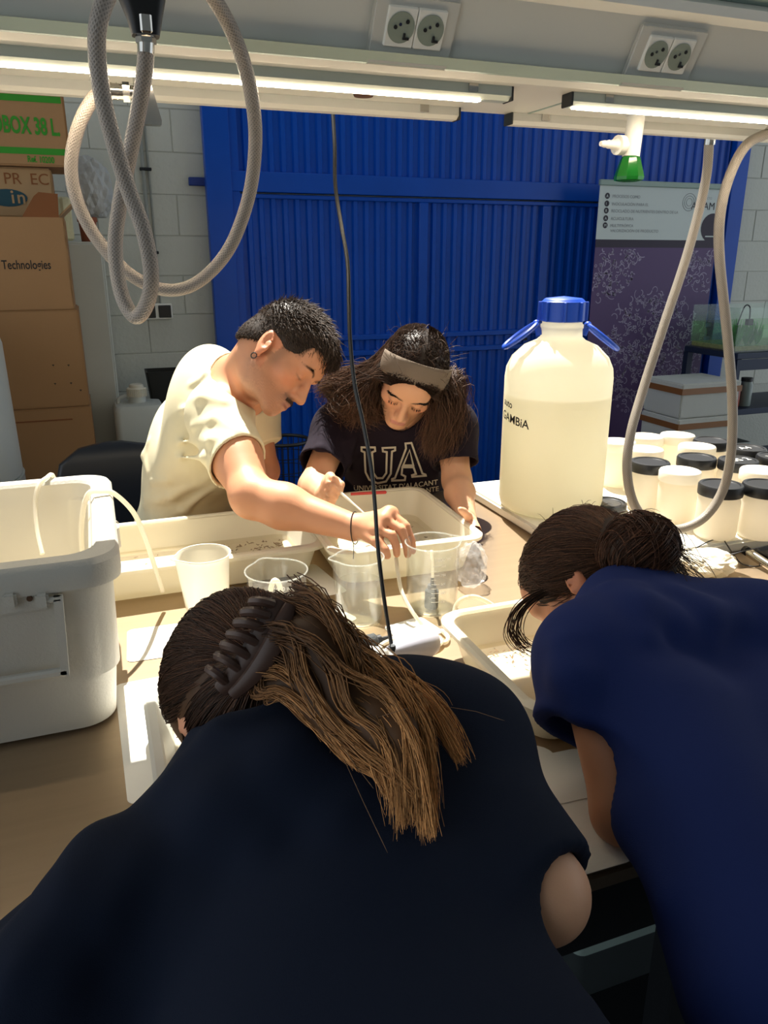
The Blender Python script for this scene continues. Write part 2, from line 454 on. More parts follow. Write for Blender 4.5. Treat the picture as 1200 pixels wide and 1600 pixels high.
# sockets on the slanted panel
PN_A, PN_B = Vector((0, 1.196, 1.884)), Vector((0, 1.15, 1.957))
pup = (PN_B - PN_A).normalized(); pnx = Vector((1, 0, 0)); pno = pnx.cross(pup)      # out of the panel
if pno.y > 0: pno = -pno
ROTP = Matrix((pnx, pno, pup)).transposed()
M_sock = mat('socket_white', '#cfcdc4', .35)
M_well = mat('socket_well', '#8d9688', .45)
def socket(xc, label, w):
    base = PN_A + pup * .037 + Vector((xc, 0, 0))
    t = thing('double_socket', label, 'socket', tuple(base))
    B = lambda a, n, b: base + pnx * a + pno * n + pup * b
    mb = MB(); mb.box(B(0, .003, -.005), (w, .008, .094), rot=ROTP, bev=.004, seg=2); mb.build('cover_plate', M_sock, t)
    for s in (-1, 1):
        cx = s * .0228
        mo = MB().box(B(cx, .008, .002), (.0445, .007, .052), rot=ROTP, bev=.0015).build('socket_module', M_white, t)
        n0 = B(cx, .0105, .002)
        MB().lathe([(.0205, .0016), (.0195, .0018), (.0190, .0012), (.0, .0010)], 28, n0, axis=pno).build('well', M_well, mo)
        MB().lathe([(.0, .0028), (.0026, .0028), (.003, .001)], 12, B(cx - .0085, .0105, .002), axis=pno).lathe([(0, .0028), (.0026, .0028), (.003, .001)], 12, B(cx + .0085, .0105, .010), axis=pno).build('pin_hole', M_black, mo)
        MB().lathe([(0, .0026), (.0022, .0026), (.0025, .001)], 10, B(cx - .002, .0105, .006), axis=pno).build('screw', M_chrome, mo)
        mb = MB()
        for a, b, dx, dz in ((.0105, -.0135, .010, .0035), (.0075, -.0095, .0035, .006)):
            mb.box(B(cx + a - .001, .0125, b + .002), (dx, .003, dz), rot=ROTP, bev=.0006)
        mb.build('shutter_mark', M_black, mo)
s1 = PY(650, 42, 1.165); s2 = PY(1044, 84, 1.165)
socket(s1.x, 'double round-pin socket on the overhead shelf panel, the one nearer the hose loop', .132)
socket(s2.x, 'double round-pin socket on the overhead shelf panel, the one above the green tap', .132)

# ================================================================== HOSES AND TAPS
def hose_mat(name, col):
    m = mat(name, col, .35, var=.05, spec=.5)
    nt = m.node_tree; N = nt.nodes; L = nt.links; b = N['Principled BSDF']
    uv = N.new('ShaderNodeUVMap'); w = []
    for sgn in (1, -1):
        mp = N.new('ShaderNodeMapping'); mp.inputs['Rotation'].default_value[2] = R(50 * sgn)
        L.new(uv.outputs[0], mp.inputs[0])
        wv = N.new('ShaderNodeTexWave'); wv.inputs['Scale'].default_value = 95; L.new(mp.outputs[0], wv.inputs[0]); w.append(wv)
    ad = N.new('ShaderNodeMath'); ad.operation = 'MAXIMUM'; L.new(w[0].outputs['Fac'], ad.inputs[0]); L.new(w[1].outputs['Fac'], ad.inputs[1])
    bp = N.new('ShaderNodeBump'); bp.inputs['Strength'].default_value = .5; bp.inputs['Distance'].default_value = .001
    L.new(ad.outputs[0], bp.inputs['Height']); L.new(bp.outputs[0], b.inputs['Normal'])
    mx = N.new('ShaderNodeMix'); mx.data_type = 'RGBA'; mx.blend_type = 'MULTIPLY'; mx.inputs[0].default_value = .5
    src = b.inputs['Base Color'].links[0].from_socket; L.new(src, mx.inputs[6]); L.new(ad.outputs[0], mx.inputs[7])
    L.new(mx.outputs[2], b.inputs['Base Color'])
    return m
M_hose = hose_mat('braided_hose', '#a3988d')
def hose(pts, r, m, parent, name='hose', n=14, res=14):
    P = spline(pts, res); mb = MB().tube(P, r, n); me = bpy.data.meshes.new(name); me.from_pydata(mb.v, [], mb.f)
    uvl = me.uv_layers.new(name='UVMap'); L = [0.0]
    for a, b in zip(P, P[1:]): L.append(L[-1] + (b - a).length)
    for f in me.polygons:
        js = [me.loops[l].vertex_index % n for l in f.loop_indices]
        for l in f.loop_indices:
            vi = me.loops[l].vertex_index; i, j = divmod(vi, n)
            if 0 in js and n - 1 in js and j == 0: j = n
            uvl.data[l].uv = (L[i], j / n * 2 * math.pi * r)
    return link_mesh(name, me, m, parent)
# coiled hose with a black spray handle at the left
h1 = thing('spray_hose', 'grey braided hose looped in big coils with a black spray handle, hanging at left', 'hose', (.06, 1.2, SZ))
path = [(228, 72, 1.03), (226, 110, 1.04), (216, 175, 1.06), (202, 245, 1.08), (187, 320, 1.10), (180, 390, 1.10), (190, 460, 1.08), (212, 495, 1.06), (231, 470, 1.04),
        (236, 425, 1.02), (224, 360, 1.01), (202, 300, 1.01), (180, 230, 1.00), (162, 160, .99), (152, 90, .98), (155, 30, .97), (180, -25, .98), (240, -70, 1.0),
        (300, -45, 1.03), (345, 15, 1.07), (375, 80, 1.10), (393, 150, 1.13), (399, 225, 1.16), (388, 310, 1.19), (357, 390, 1.21), (310, 440, 1.23), (260, 453, 1.24),
        (205, 430, 1.25), (155, 378, 1.27), (123, 320, 1.28), (111, 260, 1.29), (122, 200, 1.30), (145, 155, 1.31), (166, 142, 1.312)]
hose([PY(*p) for p in path], .0095, M_hose, h1)
GY = 1.03
a, b = PY(228, 62, GY), PY(228, 84, GY)
MB().tube([PY(228, 50, GY), a, b], [.010, .010, .009], 16).tube([a + Vector((0, 0, .002)), a - Vector((0, 0, .004))], .0115, 6).build('ferrule', M_chrome, h1)
G = lambda x, y, hx, hy, r: (PY(x, y, GY).x, GY, hx, hy, r, PY(x, y, GY).z)
MB().loft([G(228, 57, .015, .012, .007), G(226, 30, .019, .015, .009), G(222, 0, .025, .018, .011), G(218, -40, .027, .02, .012), G(215, -75, .019, .016, .01)]).build('spray_handle', M_black, h1)
pp = PY(228, 36, GY - .016); MB().box(pp, (.013, .006, .02), bev=.002).build('catch', M_chrome, h1)
q = PY(216, -60, GY); MB().bb((q.x - .014, GY + .014, q.z - .004), (q.x + .014, 1.145, q.z + .004)).bb((q.x - .014, 1.137, 2.0), (q.x + .014, 1.145, q.z)).build('hook', M_chrome, h1)
# chrome tap that feeds it
t1 = thing('gas_tap', 'chrome tap with flat flared lever under the overhead shelf by the hose loops', 'tap', (.1, 1.31, SZ))
tc = Vector((.105, 1.31, 0))
MB().lathe([(.0, SZ - .012), (.012, SZ - .010), (.03, SZ - .004), (.031, SZ - .0005), (0, SZ - .0005)], 28, tc).build('flange', M_chrome, t1)
MB().tube([tc + Vector((0, 0, SZ - .008)), tc + Vector((0, 0, SZ - .075))], [.0115, .010], 16).build('stem', M_chrome, t1)
z0 = SZ - .07
MB().prism([(tc.x - .010, z0 + .045), (tc.x + .013, z0 + .045), (tc.x + .024, z0 - .002), (tc.x + .023, z0 - .008), (tc.x - .017, z0 - .008), (tc.x - .018, z0 - .002)], 1, tc.y - .015, tc.y + .003).build('lever', M_chrome, t1)
cz = PY(166, 142, 1.312); ce = Vector((tc.x - .008, tc.y, cz.z))
dv = (cz - ce)
MB().tube([ce, ce + dv * .35], .009, 16).tube([ce + dv * .22, ce + dv * .45], .0135, 6).tube([ce + dv * .45, ce + dv * 1.05], .0108, 18).tube([ce + dv * .62, ce + dv * .66], .0118, 18).tube([ce + dv * .8, ce + dv * .84], .0118, 18).build('side_coupling', M_chrome, t1)
# white tap with a green knob
gt = thing('green_tap', 'white laboratory tap with a barbed side nozzle and clear green knob', 'tap', (1.005, 1.34, SZ))
g = Vector((1.005, 1.345, 0)); gz = PY(990, 245, g.y).z; gb = PY(986, 282, g.y).z; gn = PY(985, 228, g.y).z
MB().lathe([(0, SZ - .012), (.018, SZ - .011), (.028, SZ - .003), (.028, SZ - .0005), (0, SZ - .0005)], 28, g).tube([g + Vector((0, 0, SZ - .01)), g + Vector((-.004, 0, gz))], .0165, 24).build('body', M_white, gt)
dn = Vector((-.98, -.1, .0)); o = g + Vector((-.016, 0, gn))
MB().tube([o, o + dn * .012], .010, 16).tube([o + dn * .010, o + dn * .024], .0175, 14).tube([o + dn * .024, o + dn * .034, o + dn * .034, o + dn * .044, o + dn * .044, o + dn * .054, o + dn * .054, o + dn * .064], [.011, .007, .009, .006, .0078, .005, .0065, .0045], 14).build('barbed_nozzle', M_white, gt)
mg = mat('green_acrylic', '#1f7a2c', .12, transl=.35, spec=.7, var=.1)
MB().lathe([(0, gz + .001), (.0165, gz), (.0185, gz - .004), (.0285, gb + .006), (.0275, gb), (.018, gb - .002), (0, gb)], 8, g + Vector((-.004, 0, 0))).build('knob', mg, gt, ang=20)
# hanging hose at right
h2 = thing('water_hose', 'grey braided hose hanging in one long loop from the shelf above the jars', 'hose', (1.35, 1.45, SZ))
M_hose2 = hose_mat('grey_hose', '#9d9488')
pts = [PY(1108, 221, 1.51), PY(1102, 285, 1.50), PY(1076, 390, 1.47), PY(1040, 500, 1.44), PY(1006, 605, 1.41), PY(985, 680, 1.38), PY(980, 740, 1.36), PY(993, 792, 1.35), PY(1025, 822, 1.34),
       PY(1065, 826, 1.33), PY(1103, 806, 1.32), PY(1131, 762, 1.32), PY(1143, 700, 1.32), PY(1144, 620, 1.33), PY(1136, 520, 1.34), PY(1124, 400, 1.36), PY(1126, 330, 1.37), PY(1142, 270, 1.38), PY(1168, 225, 1.385), PY(1205, 207, 1.39)]
hose(pts, .0105, M_hose2, h2)
f1 = PY(1108, 214, 1.51); e1 = PY(1206, 207, 1.39)
MB().tube([Vector((f1.x, 1.505, SZ + .01)), PY(1108, 226, 1.51)], .0125, 16).tube([e1 + Vector((-.01, 0, 0)), e1 + Vector((.03, 0, .0))], .0125, 16).tube([e1 + Vector((.035, 0, -.01)), Vector((e1.x + .035, e1.y, SZ))], .012, 16).build('coupling', M_chrome, h2)
# black cable with the white tapered housing
pc = thing('corded_device', 'white tapered plastic housing on the end of the long hanging black cable', 'device', (.45, 1.1, BZ))
cp = [(520, 176), (523, 230), (524, 290), (533, 350), (543, 410), (545, 470), (547, 530), (554, 600), (567, 660), (580, 730), (586, 790), (590, 850), (598, 920), (607, 980), (614, 1018)]
P = []
for i, (x, y) in enumerate(cp):
    yy = 1.50 - .40 * (i / (len(cp) - 1)) ** 0.8
    P.append(PY(x, y, yy))
MB().tube(spline(P, 8), .0036, 8).build('cable', mat('cable_black', '#101012', .35), pc)
ax = Vector((.9, .25, -.05)).normalized(); e = P[-1]
MB().tube([e + Vector((-.001, 0, .012)), e + Vector((0, 0, .004)), e + Vector((0, 0, -.01))], [.005, .008, .009], 12).tube([e + Vector((-.014, 0, -.008)), e + Vector((.012, 0, -.010))], .006, 10).build('strain_relief', M_dark, pc)
e2 = Vector((e.x - .012, e.y, BZ + .037))
q = [e2 + ax * t for t in (0, .012, .03, .06, .085, .10, .105)]
MB().tube(q, [.008, .013, .020, .027, .030, .025, .0], 24).build('housing', mat('glossy_white', '#c6c7d4', .3), pc)

# ================================================================== TRAYS, COOLER
M_tray = mat('cream_tray', '#efe9d6', .38, var=.03, vscale=3, transl=.28)
M_clear = mat('clear_tray', '#e3e2db', .25, var=.03, transl=.45)
M_water = glass('dirty_water', (.97, .95, .89), 1.33, .03, film=.10, filmcol=(.85, .76, .60))
M_worm = mat('brown_debris', '#6b4a22', .6, var=.4, vscale=40)
def tray(x0, x1, y0, y1, z1, label, m=M_tray, wl=.022, rot=0.0, worms=0, wlabel='', dlabel='', region=None):
    cx, cy = (x0 + x1) / 2, (y0 + y1) / 2; hx, hy = (x1 - x0) / 2, (y1 - y0) / 2; z0 = BZ + .002
    t = thing('tray', label, 'tray', (cx, cy, BZ), rot)
    rr = .035; w = .004
    mb = MB().loft([(0, 0, hx - .04, hy - .04, rr, .001), (0, 0, hx - .032, hy - .032, rr, .006), (0, 0, hx - .014, hy - .014, rr, z1 - BZ - .009)], 6, True, False)
    mb.loft([(0, 0, hx - .018, hy - .018, rr, z1 - BZ - .005), (0, 0, hx - .036, hy - .036, rr, .010), (0, 0, hx - .044, hy - .044, rr, .006)], 6, False, True)
    mb.build('basin', m, t, local=True)
    rm = MB().loft([(0, 0, hx - .015, hy - .015, rr, z1 - BZ - .010), (0, 0, hx, hy, rr + .008, z1 - BZ - .012), (0, 0, hx + .001, hy + .001, rr + .008, z1 - BZ - .004),
                    (0, 0, hx - .004, hy - .004, rr + .006, z1 - BZ), (0, 0, hx - .015, hy - .015, rr, z1 - BZ), (0, 0, hx - .018, hy - .018, rr, z1 - BZ - .004)], 6, False, False)
    rm.build('rim', m, t, local=True)
    if wl:
        wv = MB().loft([(0, 0, hx - .0345, hy - .0345, rr, .0105), (0, 0, hx - .0345 + .018 * (wl - .01) / (z1 - BZ), hy - .0345 + .018 * (wl - .01) / (z1 - BZ), rr, wl)], 6, False, True)
        w_ = wv.build('water', M_water, None, smooth=False); w_.location = (cx, cy, BZ); w_.rotation_euler = (0, 0, rot)
        tag(w_, wlabel, 'water')
    if worms:
        wm = MB()
        for k in range(worms):
            if region and random.random() < .8: x, y = random.gauss(region[0], region[2]), random.gauss(region[1], region[3])
            else: x, y = random.uniform(-hx, hx), random.uniform(-hy, hy)
            x = max(-hx + .06, min(hx - .06, x)); y = max(-hy + .06, min(hy - .06, y))
            a = random.uniform(0, 6.28); L = random.uniform(.005, .017); c = random.uniform(-1, 1)
            p = []
            for j in range(4):
                p.append((x, y, .0125 + random.uniform(0, .002))); a += c * .5; x += math.cos(a) * L / 3; y += math.sin(a) * L / 3
            wm.tube(p, [.0005, .0013, .0013, .0004], 4)
        o = wm.build('debris', M_worm, None); o.location = (cx, cy, BZ); o.rotation_euler = (0, 0, rot)
        tag(o, dlabel, 'debris', kind='stuff')
    return t
tray(-.13, .435, 1.525, 1.835, 1.003, 'cream plastic tray in front of the man, beside the white cooler', worms=190, wl=.02, region=(.14, .02, .07, .045),
     wlabel='shallow murky water in the cream tray beside the cooler', dlabel='brown worm-like scraps lying in the tray beside the cooler')
tray(.425, .785, 1.435, 1.86, 1.012, 'cream plastic tray in front of the woman with the headband', worms=34, wl=.024, rot=R(-2), region=(.07, .02, .05, .06),
     wlabel='shallow water in the tray in front of the woman with the headband', dlabel='few brown scraps in the tray of the woman with the headband')
tray(.515, .905, .79, 1.135, 1.0, 'cream plastic tray below the woman with the hair bun', worms=40, wl=.018, region=(-.06, .10, .05, .06),
     wlabel='shallow water in the tray below the woman with the hair bun', dlabel='brown scraps in the tray below the woman with the hair bun')
tray(.01, .40, .74, 1.085, .99, 'clear white tray below the long-haired woman with the claw clip', m=M_clear, worms=20, wl=.016,
     wlabel='shallow water in the tray below the long-haired woman', dlabel='brown scraps in the tray below the long-haired woman')

M_cool = mat('cooler_white', '#b9b7ae', .55, var=.06, vscale=4, bump=.12, bscale=220)
M_cool2 = mat('cooler_cream', '#d9d2c0', .5, var=.05)
ck = thing('cooler_box', 'large open white cooler box with a fold-down handle at left of bench', 'cooler', (-.36, 1.295, BZ))
CX, CY = -.36, 1.30
L = lambda ix, z, r=.05, iy=None: (CX, CY, .36 - ix, .235 - (ix if iy is None else iy), r, z)
MB().loft([L(.045, BZ + .001, .04), L(.03, BZ + .006, .05), L(.022, BZ + .085), L(.016, BZ + .095), L(.012, 1.165)], 8, True, False).build('body', M_cool, ck)
MB().loft([L(.013, 1.163), L(0, 1.163), L(-.001, 1.172), L(-.001, 1.197), L(.004, 1.205), L(.030, 1.205, .045), L(.036, 1.198, .04)], 8, False, False).build('rim', M_cool, ck)
MB().loft([L(.036, 1.20, .04), L(.040, 1.175, .04), L(.044, 1.17, .04), L(.058, .965, .035), L(.075, .95, .03)], 8, False, True).build('inner_liner', M_cool2, ck)
FY = CY - .235 + .012
def fpt(x, y, off=0): return PY(x, y, FY - off)
mb = MB(); a = fpt(-90, 921); b = fpt(78, 950)
mb.bb((a.x, FY - .008, b.z), (b.x, FY + .004, fpt(78, 910).z), bev=.004, seg=2); hp = mb.build('hinge_plate', M_cool, ck)
for x in (16, 66):
    p = fpt(x, 932); MB().bb((p.x - .008, FY - .020, p.z - .011), (p.x + .009, FY - .004, p.z + .011), bev=.003, seg=2).build('knuckle', M_cool, hp)
p = fpt(47, 931); MB().tube([(p.x, FY - .011, p.z), (p.x, FY - .006, p.z)], .004, 10).build('screw', mat('rust', '#5b4433', .6, .5), hp)
p0, p1, p2 = fpt(70, 931), fpt(92, 932), fpt(102, 1048)
hd = MB().bb((p0.x, FY - .018, p0.z - .006), (p1.x + .006, FY - .006, p1.z + .006), bev=.003)
hd.prism([(p1.x - .006, p1.z + .006), (p1.x + .006, p1.z + .006), (p2.x + .006, p2.z), (p2.x - .005, p2.z + .004)], 1, FY - .018, FY - .006)
hd.bb((-.62, FY - .018, p2.z), (p2.x + .006, FY - .006, p2.z + .012), bev=.003).build('carry_handle', M_cool, ck)
mb = MB()
for x0, x1, ww in ((106, 130, .0028), (40, 20, .0028), (78, 92, .0028)):
    q0, q1 = PY(x0, 1055, FY + .012), PY(x1, 1128, FY + .026)
    mb.tube([q0, q1], ww, 6)
q0, q1 = PY(-40, 1064, FY + .008), PY(205, 1035, FY + .008); mb.tube([q0, (q1.x - .085, q0.y + .004, q0.z), ], .004, 6)
mb.build('moulded_rib', M_cool, ck)
pz = Vector((-.001, 1.36, 1.16)); MB().bb((pz.x - .010, 1.33, 1.12), (pz.x + .006, 1.37, 1.16), bev=.003).build('latch_tab', M_cool2, ck)

M_tube = mat('clear_silicone', '#eee8d8', .25, transl=.5, var=.03)
def tubing(pts, r, label, res=8):
    return tag(MB().tube(spline(pts, res), r, 8).build('airline_tube', M_tube), label, 'tube')
tx = PY(72, 740, 1.51).x
tubing([PY(66, 866, 1.40), PY(58, 830, 1.435), PY(55, 790, 1.465), PY(60, 760, 1.483), (tx, 1.505, 1.2125), (tx + .010, 1.537, 1.205), (tx + .014, 1.545, 1.14)], .0042,
       'clear soft tube hooked over the back rim of the cooler box')
tubing([(-.066, 1.34, 1.0), (-.062, 1.35, 1.08), (-.056, 1.36, 1.16), (-.040, 1.37, 1.2105), (-.018, 1.375, 1.2135), (.004, 1.38, 1.205), PY(208, 800, 1.41), PY(226, 838, 1.44), PY(240, 880, 1.475), PY(254, 924, 1.495)], .0046,
       'clear soft tube hooked over the right rim of the cooler, end over the bench')

# ================================================================== BEAKERS
M_glass = glass('beaker_glass', (.97, .98, .96), 1.5, .02, film=.035)
M_gwater = glass('clear_water', (.95, .95, .91), 1.33, .01, film=.03)
M_frost = mat('frosted_plastic', '#efece1', .35, transl=.5, var=.02)
M_mark = mat('white_marking', '#eceae0', .6)
def beaker(c, r, h, label, water=0.0, wlabel='', m=M_glass, marks=True, spout=180):
    t = thing('beaker', label, 'beaker', (c[0], c[1], BZ)); w = .0022 if m is M_glass else .0016
    prof = [(0, .001), (r - .006, .001), (r - .001, .006), (r, .014), (r, h - .006), (r + .004, h - .001), (r + .004, h), (r + .002, h + .0008), (r - w + .001, h - .003), (r - w, h - .012), (r - w, .012), (r - .008, .004), (0, .004)]
    if m is M_frost: prof = [(q * (.86 + .14 * z / h), z) for q, z in prof]
    mb = MB().lathe(prof, 40)
    sp = R(spout)
    V = []
    for x, y, z in mb.v:            # pull the rim out into a spout
        a = math.atan2(y, x); d = math.cos(a - sp); 
        if z > h - .02 and d > .9:
            k = ((d - .9) / .1) ** 2 * (z - h + .02) / .02; x += math.cos(sp) * .012 * k; y += math.sin(sp) * .012 * k
        V.append((x, y, z))
    mb.v = V
    mb.build('vessel', m, t, local=True, ang=60)
    MB().tube([((r + .003) * math.cos(a) + (math.cos(sp) * .012 * max(0, (math.cos(a - sp) - .9) / .1) ** 2), (r + .003) * math.sin(a) + math.sin(sp) * .012 * max(0, (math.cos(a - sp) - .9) / .1) ** 2, h) for a in [2 * math.pi * i / 40 for i in range(40)]],
              .0016, 6, closed=True).build('lip', m if m is M_frost else glass('glass_lip', (.9, .92, .9), 1.7, .05, film=.22, filmcol=(.9, .9, .86)), t, local=True)
    if marks:
        mk = MB(); a0 = R(-115)
        for k in range(9):
            z = h * .25 + k * h * .065; ln = .30 if k % 2 == 0 else .18
            for s in range(3):
                a1, a2 = a0 + ln * s / 3, a0 + ln * (s + 1) / 3
                mk.add([((r + .0004) * math.cos(q), (r + .0004) * math.sin(q), zz) for q, zz in ((a1, z), (a2, z), (a2, z + .0011), (a1, z + .0011))], [(0, 1, 2, 3)])
            if k % 2 == 0:
                me = text_mesh(str(100 + k * 100), .007)
                mk.add([((r + .0004) * math.cos(a0 + .36 + v.co.x / r), (r + .0004) * math.sin(a0 + .36 + v.co.x / r), z + v.co.y - .002) for v in me.vertices], [tuple(f.vertices) for f in me.polygons])
        me = text_mesh('1000 ml', .011)
        mk.add([((r + .0004) * math.cos(a0 + .1 + v.co.x / r), (r + .0004) * math.sin(a0 + .1 + v.co.x / r), h * .84 + v.co.y) for v in me.vertices], [tuple(f.vertices) for f in me.polygons])
        mk.build('graduation', M_mark, t, local=True, smooth=False)
    if water:
        o = MB().lathe([(0, .0046), (r - .009, .0046), (r - .0028, .012), (r - .0028, water), (0, water)], 36).build('water', M_gwater, None, ang=30)
        o.location = (c[0], c[1], BZ); tag(o, wlabel, 'water')
    return t
beaker((.156, 1.445), .049, .128, 'frosted white plastic beaker in front of the cooler tube', m=M_frost, marks=False, spout=190)
beaker((.276, 1.335), .056, .118, 'wide low glass beaker with a bent tube, behind the claw-clip woman', spout=100)
beaker((.432, 1.305), .0445, .135, 'tall glass beaker half full of cloudy water, under the wrist of the man', .085, 'cloudy water filling the tall glass beaker under the wrist', marks=False, spout=170)
beaker((.587, 1.308), .0515, .145, 'glass beaker with graduations and a black air stone inside, by the fingertips', .05, 'low clear water in the beaker holding the air stone', spout=0)
tubing([(.285, 1.335, .93), (.283, 1.335, .99), (.277, 1.333, 1.015), (.268, 1.33, 1.018), (.262, 1.33, 1.0)], .0052, 'short bent clear tube inside the wide low beaker', 8)
M_stone = mat('air_stone', '#3a3d3d', .85, var=.25, vscale=60, bump=.3, bscale=300)
def air_stone(c, axis, label):
    t = thing('air_stone', label, 'air stone', tuple(c)); a = Vector(axis).normalized(); c = Vector(c)
    MB().tube([c, c + a * .002, c + a * .038, c + a * .042], [.012, .014, .014, .010], 18).build('stone', M_stone, t)
    MB().tube([c + a * .042, c + a * .050, c + a * .050, c + a * .066], [.009, .009, .004, .0034], 12).build('stem', M_black, t)
    return t
air_stone((.583, 1.300, BZ + .0055), (0.02, 0, 1), 'dark air stone standing upright inside the glass beaker')
air_stone(PZ(556, 1008, BZ + .0145), (1, .12, 0), 'dark air stone lying on the bench beside the corded white housing')
tubing([(.585, 1.30, .985), (.584, 1.30, 1.02), (.580, 1.298, 1.05)], .0032, 'thin clear tube standing on the air stone in the beaker')
tubing([PY(619, 872, 1.36), PY(622, 895, 1.33), PY(628, 925, 1.29), PY(645, 957, 1.25), PY(668, 985, 1.215), PZ(692, 1004, BZ + .006), PZ(700, 996, BZ + .006), PZ(690, 985, BZ + .006)], .0042, 'white tube running from the fingertips down past the glass beaker')
tubing([PZ(709, 962, BZ + .01), PZ(712, 947, BZ + .025), PZ(722, 936, BZ + .04), PZ(740, 932, BZ + .04), PZ(757, 938, BZ + .025), PZ(772, 947, BZ + .008)], .0045, 'white tube arching on the bench right of the air stone beaker')
coil = []
for k in range(46):
    a = k / 46 * 2 * math.pi * 2.6; rr = .043 + .009 * math.sin(a * .8)
    coil.append((.475 + rr * 1.5 * math.cos(a) + .012 * k / 46, 1.165 + rr * .75 * math.sin(a), BZ + .005 + .006 * k / 46))
tubing(coil, .0042, 'coil of white tube on the bench around the corded white housing', 3)

# papers
M_paper = mat('paper', '#eeebe2', .8, var=.02, bump=.15, bscale=30)
def sheet(x0, x1, y0, y1, label, rot=0, m=M_paper, lift=.0015, name='paper_sheet', rr=.012):
    mb = MB().loft([(0, 0, (x1 - x0) / 2, (y1 - y0) / 2, rr, 0), (0, 0, (x1 - x0) / 2, (y1 - y0) / 2, rr, .0008)], 5)
    o = mb.build(name, m, None, smooth=False); o.location = ((x0 + x1) / 2, (y0 + y1) / 2, BZ + lift - .001); o.rotation_euler = (0, 0, rot)
    return tag(o, label, 'paper')
sheet(-.028, .33, .9, 1.22, 'large white sheet under the clear tray of the long-haired woman', R(1))
sheet(-.005, .13, 1.285, 1.415, 'small bright sheet on the bench in front of the frosted beaker', R(-3))
sheet(.325, .405, 1.29, 1.44, 'white paper slip between the low beaker and the tall beaker', R(24))
sheet(.39, .44, 1.44, 1.62, 'white strip in the gap between the two far trays', R(8), lift=.001)  # flat white strip lying in the gap between the trays
sheet(.47, .56, 1.19, 1.27, 'white paper slip under the edge of the air stone beaker', R(12))
sheet(.425, .555, .588, .83, 'white round-cornered sheet at the bench edge under an elbow', R(-1), rr=.03)
sheet(.475, .60, .70, .80, 'narrow white sheet against the near end of the right tray', R(-3), lift=.003, rr=.018)

# crumpled things
def crumple(c, r, seed, name, label, cat, m, n=3, amp=.35):
    rr = random.Random(seed); bm = bmesh.new(); bmesh.ops.create_icosphere(bm, subdivisions=n, radius=1)
    dirs = [(Vector((rr.gauss(0, 1), rr.gauss(0, 1), rr.gauss(0, 1))).normalized(), rr.uniform(3, 9), rr.uniform(0, 6)) for _ in range(9)]
    for v in bm.verts:
        d = sum(abs(math.sin(v.co.dot(a) * f + p)) for a, f, p in dirs) / 9
        q = v.co * (1 - amp + amp * 1.5 * d + rr.uniform(-.05, .05))
        v.co = Vector((q.x * r[0], q.y * r[1], max(q.z * r[2], -r[2] * .8)))
    zm = min(v.co.z for v in bm.verts)
    me = bpy.data.meshes.new(name); bm.to_mesh(me); bm.free()
    o = link_mesh(name, me, m, None, smooth=False); o.location = (c[0], c[1], c[2] - zm); return tag(o, label, cat)
M_bag = glass('crinkled_film', (.97, .97, .97), 1.5, .12, film=.2, filmcol=(.9, .9, .88))
crumple((.715, 1.385, BZ + .001), (.034, .03, .055), 3, 'plastic_bag', 'crumpled clear plastic bag on the bench beside the air stone beaker', 'bag', M_bag, 4)
M_tissue = mat('tissue', '#efe6cf', .9, transl=.2, var=.03)
ct = PZ(1100, 896, BZ); crumple((ct.x, ct.y, BZ + .001), (.075, .05, .03), 8, 'crumpled_tissue', 'crumpled cream tissue on the bench behind the navy shoulder', 'tissue', M_tissue, 4, .4)

# ================================================================== CARBOY, BOARD, JARS
bd = tag(MB().bb((1.0, 1.335, BZ + .001), (2.35, 2.02, BZ + .03), bev=.006, seg=2).build('white_board', mat('white_board', '#e9e6da', .4, var=.03)), 'thick white board on the bench under the big carboy and jars', 'board')
BT = BZ + .0305
M_poly = mat('milky_polythene', '#faf6e6', .38, transl=.6, var=.02)
M_jar = mat('milky_jar', '#f8f1e2', .4, transl=.6, var=.02)
M_capb = mat('blue_cap', '#1747b5', .4, var=.06)
kc = Vector((1.127, 1.733, BT)); KR = .139
kb = thing('carboy', 'large milky plastic carboy with blue screw cap and blue handles', 'carboy', tuple(kc))
H = PY(865, 586, kc.y).z - BT
prof = [(0, .001), (KR - .02, .001), (KR - .004, .012), (KR, .03), (KR, H - .005), (KR - .003, H + .02), (KR - .016, H + .048), (KR - .045, H + .076), (.062, H + .090), (.053, H + .098), (.0515, H + .118), (.054, H + .120), (.054, H + .128), (.0505, H + .131), (.0505, H + .15), (0, H + .15)]
MB().lathe(prof, 64, kc).build('body', M_poly, kb, ang=60)
MB().lathe([(0, .02), (KR - .006, .02), (KR - .006, H - .045), (0, H - .045)], 48, kc).build('liquid', mat('carboy_liquid', '#fdfaf0', .3, transl=.85), kb)
mb = MB().lathe([(0, H + .198), (.045, H + .193), (.050, H + .19), (.052, H + .187), (.055, H + .185), (.055, H + .138), (.052, H + .136)], 40, kc)
for k in range(8):
    a = 2 * math.pi * k / 8 + .3; p = kc + Vector((math.cos(a) * .055, math.sin(a) * .055, H + .161)); mb.box(p, (.016, .005, .048), rz=a, bev=.0015)
mb.build('screw_cap', M_capb, kb)
for sx, nm in ((-1, 0), (1, 1)):
    d = Vector((sx * math.cos(YAW), -sx * math.sin(YAW), 0)); s = Vector((-d.y, d.x, 0))
    ro = kc + d * .068 + Vector((0, 0, H + .102)); lp = []
    for k in range(24):
        a = 2 * math.pi * k / 24
        lp.append(kc + d * (.106 + .040 * math.cos(a)) + s * (.034 * math.sin(a)) + Vector((0, 0, H + .100 - .030 * math.cos(a) - (.0 if sx < 0 else .004))))
    MB().tube(lp, .0062, 8, closed=True).tube([ro - d * .012, lp[12]], [.009, .007], 10).ell(lp[12], (.010, .010, .010), 10, 8).build('handle', M_capb, kb)
emb = MB(); a0 = math.atan2(-kc.y, -kc.x)
